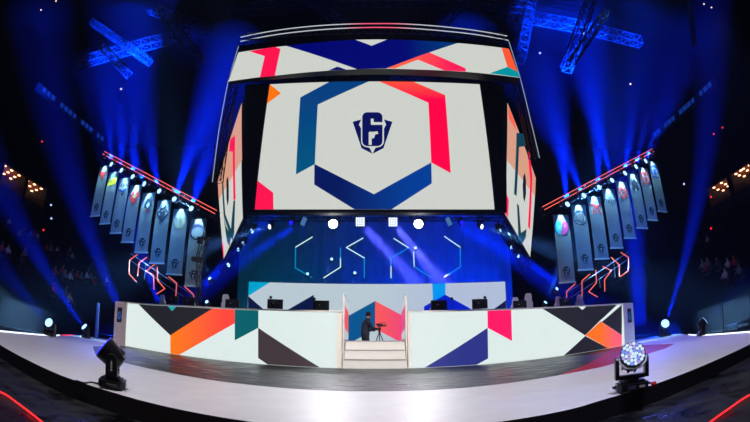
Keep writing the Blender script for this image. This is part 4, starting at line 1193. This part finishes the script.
# camera crane in front of the innermost left banner
p0 = fl(186, 345, .35); cp = at(201.5, 300, 14.6)
t = empty('camera_crane', (cp.x, 14.6, .35), 'dark camera crane rising in front of the innermost left banner', 'camera crane')
b0 = Vector((cp.x, 14.6, .35)); top = at(204.5, 240, 14.6) - b0; mid = at(199, 262, 14.6) - b0
bm = bmesh.new(); lattice(bm, (0, 0, 0), mid, .16, .015); link_mesh('mast', bm, M['plastic2'], t)
bm = bmesh.new(); lattice(bm, mid + Vector((0, 0, .0)), top, .22, .018); link_mesh('arm', bm, M['plastic2'], t)
bm = bmesh.new(); box(bm, top + Vector((-.05, 0, .05)), (.46, .2, .1)); box(bm, top + Vector((-.2, 0, -.05)), (.14, .16, .2)); link_mesh('camera_head', bm, M['plastic'], t)
bm = bmesh.new(); box(bm, mid + Vector((-.08, 0, .1)), (.42, .22, .16)); link_mesh('counterweight', bm, M['plastic2'], t)

# ------------------------------------------------------------------ stands, suites, ribbon boards
def tier_hit(px, py, s):
    """ray to the sloping seating plane |x| = 17 + u, z = 1.1 + .42 u"""
    d = ray(px, py); k = .42
    # z = 1.1 + .42(|x|-17)
    den = d.z - k * s * d.x
    tt = (1.1 - .42 * 17 - CH) / den
    return Vector((0, 0, CH)) + d * tt


for s in (-1, 1):
    bm = bmesh.new(); st_ = .9; n = 22
    prof = [(17, FZ), (17, 1.1)]
    for k in range(n): prof += [(17 + st_ * (k + 1), 1.1 + .42 * st_ * k), (17 + st_ * (k + 1), 1.1 + .42 * st_ * (k + 1))]
    prof += [(17 + st_ * (n + 1), 1.1 + .42 * st_ * n), (17 + st_ * (n + 1), FZ)]
    a = [bm.verts.new((s * x, -12, z)) for x, z in prof]; b_ = [bm.verts.new((s * x, 48, z)) for x, z in prof]
    bm.faces.new(a); bm.faces.new(b_[::-1])
    for i in range(len(prof)): j = (i + 1) % len(prof); bm.faces.new((a[i], a[j], b_[j], b_[i]))
    tag(link_mesh('floor_stand', bm, M['stand']), kind='structure')


def spectator():
    V = [(0, 0, .52), (0, .02, .7), (0, .0, .92), (0, .0, 1.0), (0, -.02, 1.1), (0, -.03, 1.2),
         (.17, 0, .9), (.22, -.1, .66), (.14, -.3, .62), (-.17, 0, .9), (-.22, -.1, .66), (-.14, -.3, .62),
         (.1, -.02, .5), (.12, -.42, .5), (.12, -.44, .08), (.12, -.54, .05), (-.1, -.02, .5), (-.12, -.42, .5), (-.12, -.44, .08), (-.12, -.54, .05)]
    Ed = [(0, 1), (1, 2), (2, 3), (3, 4), (4, 5), (2, 6), (6, 7), (7, 8), (2, 9), (9, 10), (10, 11), (0, 12), (12, 13), (13, 14), (14, 15), (0, 16), (16, 17), (17, 18), (18, 19)]
    R = [.13, .13, .13, .055, .085, .085, .07, .05, .035, .07, .05, .035, .09, .065, .045, .04, .09, .065, .045, .04]
    return skin(V, Ed, R, 1)


sm = spectator()
shirts = [mat('spectator_' + n_, c, .8) for n_, c in (('grey', (110, 115, 130)), ('white', (190, 195, 205)), ('dark', (45, 48, 60)), ('red', (150, 50, 55)))]
smeshes = []
for m in shirts:
    me = sm.copy(); me.materials.clear(); me.materials.append(m); me.materials.append(M['skin']); me.materials.append(M['trousers'])
    for p_ in me.polygons:
        c = p_.center; p_.use_smooth = True
        p_.material_index = 1 if (c.z > 1.03 or (c.y < -.27 and .56 < c.z < .7)) else (2 if c.z < .56 else 0)
    smeshes.append(me)
bm = bmesh.new(); ball(bm, (0, .0, 1.2), .1, (1, 1.05, .9), 10, 8); hair_me = bpy.data.meshes.new('hair'); bm.to_mesh(hair_me); bm.free(); hair_me.materials.append(M['hair'])
bm = bmesh.new(); box(bm, (0, .02, .35), (.46, .42, .05)); box(bm, (0, .24, .66), (.46, .05, .5)); box(bm, (0, .05, .2), (.06, .06, .38)); seat_me = bpy.data.meshes.new('stadium_seat'); bm.to_mesh(seat_me); bm.free(); seat_me.materials.append(M['plastic2'])
zl = [(55, 145), (65, 152), (85, 150), (118, 148), (122, 162), (157, 170), (180, 182), (185, 213), (203, 222), (225, 220), (235, 236), (252, 226), (270, 213), (272, 236), (235, 150), (10, 230), (24, 236), (42, 240), (56, 250), (228, 296), (240, 312), (258, 322), (276, 312), (296, 322), (315, 330), (320, 309), (345, 314), (372, 346), (362, 332), (390, 320), (350, 285), (207, 386), (240, 384), (246, 402), (266, 412), (200, 300), (78, 225), (30, 112)]
zr = [(258, 66), (288, 68), (318, 150), (308, 166), (332, 168), (368, 178), (384, 170), (402, 162), (416, 150), (368, 215), (295, 156), (310, 22), (345, 12), (240, 20), (430, 190)]
spec = [(-1, a / 3.83, 200 + b_ / 3.83) for a, b_ in zl] + [(1, 630 + a / 3.83, 230 + b_ / 3.83) for a, b_ in zr]
taken = set()
for i, (s, px, py) in enumerate(spec):
    P = tier_hit(px, py, s); u = abs(P.x) - 17
    if u < 0 or u > 19.5 or P.y > 46 or P.y < 0: continue
    k = int(u / .9); y = round(P.y / .62) * .62
    if (s, k, y) in taken: continue
    taken.add((s, k, y))
    xx = s * (17 + .9 * k + .5); z = 1.1 + .42 * .9 * k
    face = Vector((-xx, 14 - y)).normalized(); rz = -s * PI / 2
    lab = 'seated spectator in the dark %s stand, a small dim figure' % ('left' if s < 0 else 'right')
    grp = 'spectators in the %s stand' % ('left' if s < 0 else 'right')
    o = bpy.data.objects.new('person', smeshes[i % 4 if s < 0 else (i * 3) % 4]); COL.objects.link(o); o.location = (xx, y, z); o.rotation_euler = (0, 0, rz); tag(o, lab, 'person', grp)
    h = bpy.data.objects.new('hair', hair_me); COL.objects.link(h); h.parent = o
    q = bpy.data.objects.new('stadium_seat', seat_me); COL.objects.link(q); q.location = (xx, y, z); q.rotation_euler = (0, 0, rz)
    tag(q, 'dark folding seat under a spectator in the %s stand' % ('left' if s < 0 else 'right'), 'seat', 'occupied seats in the %s stand' % ('left' if s < 0 else 'right'))

# suites with warm downlights
M['warm'] = glow('warm_bulb', (255, 190, 140), 5.0)
SZ = 12.6
sl = [[(1.5, 168), (5, 166), (4, 174), (8, 172.4), (11.7, 170.6), (10.8, 178.6), (14.8, 177), (19, 175.5)], [(27.6, 181), (25.3, 187.4), (29.8, 186.3), (34.4, 184.5), (31.8, 191), (36.4, 190), (41.2, 188.8)]]
sr = [[(749.4, 165.4), (743.4, 168.9), (747.4, 170.6), (736, 174), (739.4, 175.5), (744.3, 176.3), (740.9, 170.6)], [(714, 187.7), (718.1, 189.7), (721.5, 183), (723.2, 190.5), (725.5, 184.3), (728.1, 186.3), (730, 180)]]
wordp = {(-1, 0): 'left edge', (-1, 1): 'left, nearer the banners', (1, 0): 'right edge', (1, 1): 'right, nearer the banners'}
for s, sets in ((-1, sl), (1, sr)):
    for k, L in enumerate(sets):
        P = [fl(a, b_, SZ) for a, b_ in L]
        ys = [p.y for p in P]; xs = [abs(p.x) for p in P]
        y0, y1, xx0, xx1 = min(ys) - .25, max(ys) + .25, min(xs) - .25, min(max(xs) + .25, 50.5)
        print('suite', s, k, y0, y1, xx0, xx1)
        t = empty('spectator_suite', (s * xx0, (y0 + y1) / 2, SZ - 2.6), 'lit spectator suite with warm ceiling lamps at the %s of the picture' % wordp[(s, k)], 'suite')
        c = Vector((s * (xx0 + xx1) / 2, (y0 + y1) / 2, SZ)) - t.location; w = xx1 - xx0; h = y1 - y0
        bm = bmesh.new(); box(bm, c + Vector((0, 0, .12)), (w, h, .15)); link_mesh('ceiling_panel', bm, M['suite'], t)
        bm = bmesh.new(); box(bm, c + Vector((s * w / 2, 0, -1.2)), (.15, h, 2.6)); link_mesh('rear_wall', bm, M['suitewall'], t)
        for e in (-1, 1):
            bm = bmesh.new(); box(bm, c + Vector((0, e * h / 2, -1.2)), (w, .12, 2.6)); link_mesh('side_wall', bm, M['suitewall'], t)
        bm = bmesh.new(); box(bm, c + Vector((0, 0, -2.55)), (w, h, .12)); link_mesh('floor_panel', bm, M['black'], t)
        bm = bmesh.new(); box(bm, c + Vector((-s * w / 2, 0, -2.2)), (.12, h, .9)); link_mesh('balustrade', bm, M['black'], t)
        for p in P:
            bm = bmesh.new(); bar(bm, (0, 0, -.02), (0, 0, .03), .16, 12); o = tag(link_mesh('downlight', bm, M['warm'], loc=p), 'small warm round ceiling lamp of the suite at the %s' % wordp[(s, k)], 'lamp', 'warm ceiling lamps of the suites')
        area('suite_glow', t.location + c + Vector((0, 0, -.9)), t.location + c, 2.0, 14, (1, .55, .3))

RIB = glow('ribbon_blue', (20, 60, 170), .55)
for s, a, b_ in ((-1, (42, 88), (104, 140)), (1, (711.5, 83), (653, 136))):
    t = empty('ribbon_board', (0, 0, 0), 'broken blue ribbon display on the upper %s balcony front' % ('left' if s < 0 else 'right'), 'display board')
    A0, B0 = fl(*a, 19.5), fl(*b_, 19.5)
    bm = bmesh.new(); d = (B0 - A0).normalized(); rm = Matrix.Rotation(math.atan2(d.y, d.x), 3, 'Z')
    box(bm, (A0 + B0) / 2 + Vector((s * .35, 0, 0)), ((B0 - A0).length + 1, .3, .8), rm); link_mesh('balcony_front', bm, M['black'], t)
    n = 15; bm = bmesh.new()
    for k in range(n):
        if k in (3, 8, 12): continue
        c = A0 + (B0 - A0) * (k + .5) / n; box(bm, c, ((B0 - A0).length / n * (.55 + .3 * random.random()), .06, .42), rm)
    link_mesh('display', bm, RIB, t)

# rails and table at the right edge, lit post at the left
t = empty('side_table', fl(741, 334, FZ) , 'dark table with a bluish top at the right picture edge behind the stage', 'table')
c0 = at(741, 326, 13.0); t.location = (c0.x, 13, FZ)
hz = at(738, 323, 13).z - FZ
bm = bmesh.new(); box(bm, (.2, 0, hz), (1.9, .8, .05)); link_mesh('table_top', bm, M['table'], t)
for x in (-.7, 1.1):
    for y in (-.35, .35):
        bm = bmesh.new(); bar(bm, (x, y, 0), (x, y, hz), .025); link_mesh('leg', bm, M['plastic'], t)
p = at(722, 305, 13); q = at(722, 329, 13)
bm = bmesh.new(); bar(bm, (p.x, 13, FZ), (p.x, 13, p.z), .03); bar(bm, (p.x, 13, FZ), (p.x, 13, FZ + .02), .15, 14); tag(link_mesh('stand_pole', bm, M['plastic2']), 'thin upright pole beside the table at the right edge', 'pole')
p = at(98.5, 303, 17); bm = bmesh.new(); box(bm, (p.x, 17, (p.z + FZ) / 2), (.12, .12, p.z - FZ)); tag(link_mesh('blue_lit_post', bm, glow('post_blue_light', (40, 60, 170), .6)), 'post left of the low wall end, its faint blue light put in as glow', 'post')  # blue light falling on the post is put into its emission
# barrier in front of the stands
for s in (-1, 1):
    bm = bmesh.new(); box(bm, (s * 16.4, 16, FZ + .6), (.15, 44, 1.2)); tag(link_mesh('crowd_barrier', bm, M['stand']), 'long black barrier along the foot of the %s stand' % ('left' if s < 0 else 'right'), 'barrier')

# ------------------------------------------------------------------ roof steel and rigging
roof = [((78, 64), 20, (190, 34), 22, .7, 'long blue-lit roof truss at upper left'), ((160, 10), 20, (200, 62), 21, .6, 'roof truss crossing the long one at upper left'), ((92, 22), 21, (150, 62), 22, .5, 'short roof truss near the left round hoist'),
        ((100, 44), 19, (128, 74), 19, .5, 'short slanting roof truss at far upper left'), ((210, 30), 30, (120, 0), 30, .9, 'dim roof girder left of the halo lines'),
        ((592, -4), 20, (566, 70), 22, .7, 'blue-lit roof truss sloping down at upper right'), ((606, 12), 19, (572, 62), 20, .45, 'slimmer roof truss beside the sloping one at upper right'),
        ((496, 12), 26, (640, 42), 26, .9, 'long dim girder across the upper right'), ((520, 60), 30, (532, 0), 30, .9, 'dim upright girder right of the halo lines'), ((688, -5), 20, (694, 44), 20, .3, 'thin blue-lit truss at far upper right'),
        ((300, -5), 28, (345, 24), 28, .8, 'dim roof girder above the header, left'), ((470, -5), 28, (440, 26), 28, .8, 'dim roof girder above the header, right'), ((230, 12), 30, (530, 8), 30, 1.0, 'wide dim girder across the top of the picture')]
for a, ya, b_, yb, w, lab in roof:
    truss(at(*a, ya), at(*b_, yb), lab, w, .05, name='roof_truss', group=None)
# chains that hold the rig
for px in (262, 320, 430, 488):
    p = at(px, 30, 17.1); bm = bmesh.new(); bar(bm, (p.x, 17.1, 16.25), (p.x, 17.1, 33.8), .02, 5)
    tag(link_mesh('hoist_chain', bm, M['truss']), 'thin chain holding the screen rig, ' + {262: 'outer left', 320: 'inner left', 430: 'inner right', 488: 'outer right'}[px], 'chain')
# tiny roof lamps
TL = glow('roof_lamp_warm', (255, 220, 180), 1.5); RL = glow('exit_red', (255, 40, 60), 1.5); BL = glow('roof_lamp_cool', (170, 190, 255), 1.5)
for px, py, m, lab in ((41, 10, TL, 'upper left corner'), (56, 1, TL, 'top edge, left'), (121, 89, TL, 'left beside the truss'), (133.5, 54.5, BL, 'under the upper left truss'), (630.5, 84, TL, 'right beside the beams'), (704, 4, TL, 'top edge, right'), (711.5, 7.5, TL, 'upper right corner, lower one'),
                       (540, 53, BL, 'right of the header screen'), (584, 33.5, BL, 'on the upper right truss'), (42, 141.5, RL, 'left, over the suites'), (43.5, 230, RL, 'left, under the suites'), (713.8, 134, RL, 'right, over the suites'), (722.5, 127.5, RL, 'right, highest red one'), (711, 228.5, RL, 'right, under the suites'), (711, 197, RL, 'right, just under the inner suite'), (684, 184, BL, 'right of the outermost banner'),
                       (51, 205, BL, 'left, under the inner suite'), (51.3, 218.5, BL, 'left, below the other pale one')):
    Y = 26; p = at(px, py, Y)
    if abs(p.x) > 49: p = at(px, py, 26 * 49 / abs(p.x))
    if p.z > 32: p = at(px, py, Y * 30 / p.z)
    t = empty('signal_lamp', p, 'tiny %s lamp in the dark arena, %s' % ('red' if m is RL else 'pale', lab), 'lamp', 'tiny lamps in the dark arena')
    bm = bmesh.new(); ball(bm, (0, 0, 0), .09, u=10, v=6); link_mesh('bulb', bm, m, t)
    bm = bmesh.new(); bar(bm, (0, .05, .02), (0, .25, .06), .07, 8); link_mesh('housing', bm, M['black'], t)

# ------------------------------------------------------------------ house lighting and added fills
# front-of-house stage washes hung from the roof (white on the apron)
fx_wash = [((-4.5, 2.0, 15), (-5.2, 7.0, 0), 2300, (1, .97, .98), 52), ((4.5, 2.0, 15), (4.2, 6.4, 0), 2100, (.9, .92, 1.0), 52), ((0, 0.5, 15), (0, 4.6, 0), 1700, (1, .98, 1.0), 42), ((0, 1, 13), (0, 13.2, .9), 9000, (1, .95, .92), 18)]
for k, (l, tg, en, c, dg_) in enumerate(fx_wash): spot('stage_wash', l, tg, en * (1.38 if k < 3 else 1.8), c, dg_, .7, .3)
# violet-blue side wash
spot('violet_wash', (14, 8, 12), (8, 11, 0), 3200, (.35, .3, 1.0), 60, .8, .4)
spot('pink_pillar_fill', (-13, 5, 11), (-10.1, 14.6, .9), 2600, (1, .72, .72), 13, .8, .2)  # added narrow pink light to brighten the left end pillar
spot('violet_pillar_fill', (14, 5, 11), (10.7, 15.6, .9), 2200, (.5, .42, 1.0), 12, .8, .2)  # added narrow violet light to tint the right end pillar
spot('floor_blue', (4, 1.5, 11), (2.4, 4.1, 0), 1500, (.25, .35, 1.0), 16, 1.0, .3)
spot('blue_wash_left', (-16, 22, 8), (-10, 11.5, 0), 2600, (.2, .25, 1.0), 50, .8, .4)
spot('blue_wash_right', (16, 22, 8), (10, 12.5, 0), 3600, (.12, .16, 1.0), 50, .8, .4)
# backdrop washes
area('backdrop_wash', (5.5, 23.2, .8), (5, 25.5, 4.6), 6, 900, (.0, .05, 1.0), spread=2.0, size_y=.5)
area('backdrop_wash', (0, 23.2, .8), (0, 25.5, 4.6), 4, 260, (.0, .08, 1.0), spread=2.0, size_y=.5)
area('backdrop_wash', (-6, 23.2, .8), (-5.5, 25.5, 4.6), 5, 110, (.0, .42, .6), spread=2.0, size_y=.5)
# blue light over the roof steel
spot('roof_wash', (-10, 14, 9), (-13, 21, 21), 350, (.0, .06, 1.0), 50, .9, .5)
spot('roof_wash', (9, 14, 9), (12, 21, 22), 500, (.0, .05, 1.0), 55, .9, .5)
spot('roof_wash', (0, 12, 17.5), (2, 26, 26), 500, (.0, .04, 1.0), 100, .9, .5)
for s in (-1, 1): spot('banner_fill', (s * 6, 8, 3.2), (s * 10.5, 16, 5.0), 2200, (.0, .25, 1.0), 44, .8, .3)  # added blue fill for the lower parts of the banners
for s in (-1, 1): spot('station_fill', (s * 5, 8, 13), (s * 5.2, 15.6, 1.8), 3600, (.9, .88, 1.0), 27, .8, .3)  # added spots that brighten the player chairs and the wall cap
# added dim blue fill on the stands to bring out the spectators
spot('stand_fill', (-8, 8, 22), (-27, 24, 4), 600, (.35, .5, 1.0), 60, .9, .5)
spot('stand_fill', (8, 8, 22), (27, 20, 4), 350, (.35, .45, 1.0), 60, .9, .5)
spot('arena_floor_light', (0, -6, 14), (0, 2.5, -.2), 700, (.75, .8, 1.0), 70, .9, .5)

# ------------------------------------------------------------------ world: dark room filled with thin stage haze
w = bpy.data.worlds.new('world'); SC.world = w; w.use_nodes = True
nt = w.node_tree
bg = nt.nodes['Background']; bg.inputs[0].default_value = (.002, .004, .02, 1); bg.inputs[1].default_value = 1
vs_ = nt.nodes.new('ShaderNodeVolumeScatter'); vs_.inputs['Color'].default_value = (.32, .46, 1, 1); vs_.inputs['Density'].default_value = .0009; vs_.inputs['Anisotropy'].default_value = .15  # blue of the lit haze is put into the scatter colour
nt.links.new(vs_.outputs[0], nt.nodes['World Output'].inputs['Volume'])

# ------------------------------------------------------------------ render look
SC.view_settings.view_transform = 'Standard'; SC.view_settings.look = 'None'; SC.view_settings.gamma = 1; SC.view_settings.exposure = 0
SC.view_settings.use_curve_mapping = False
c = SC.cycles
c.use_denoising = True
c.max_bounces = 5; c.diffuse_bounces = 2; c.glossy_bounces = 2; c.transmission_bounces = 2; c.volume_bounces = 0
c.sample_clamp_indirect = 4; c.sample_clamp_direct = 0
c.caustics_reflective = False; c.caustics_refractive = False
bpy.context.view_layer.update()
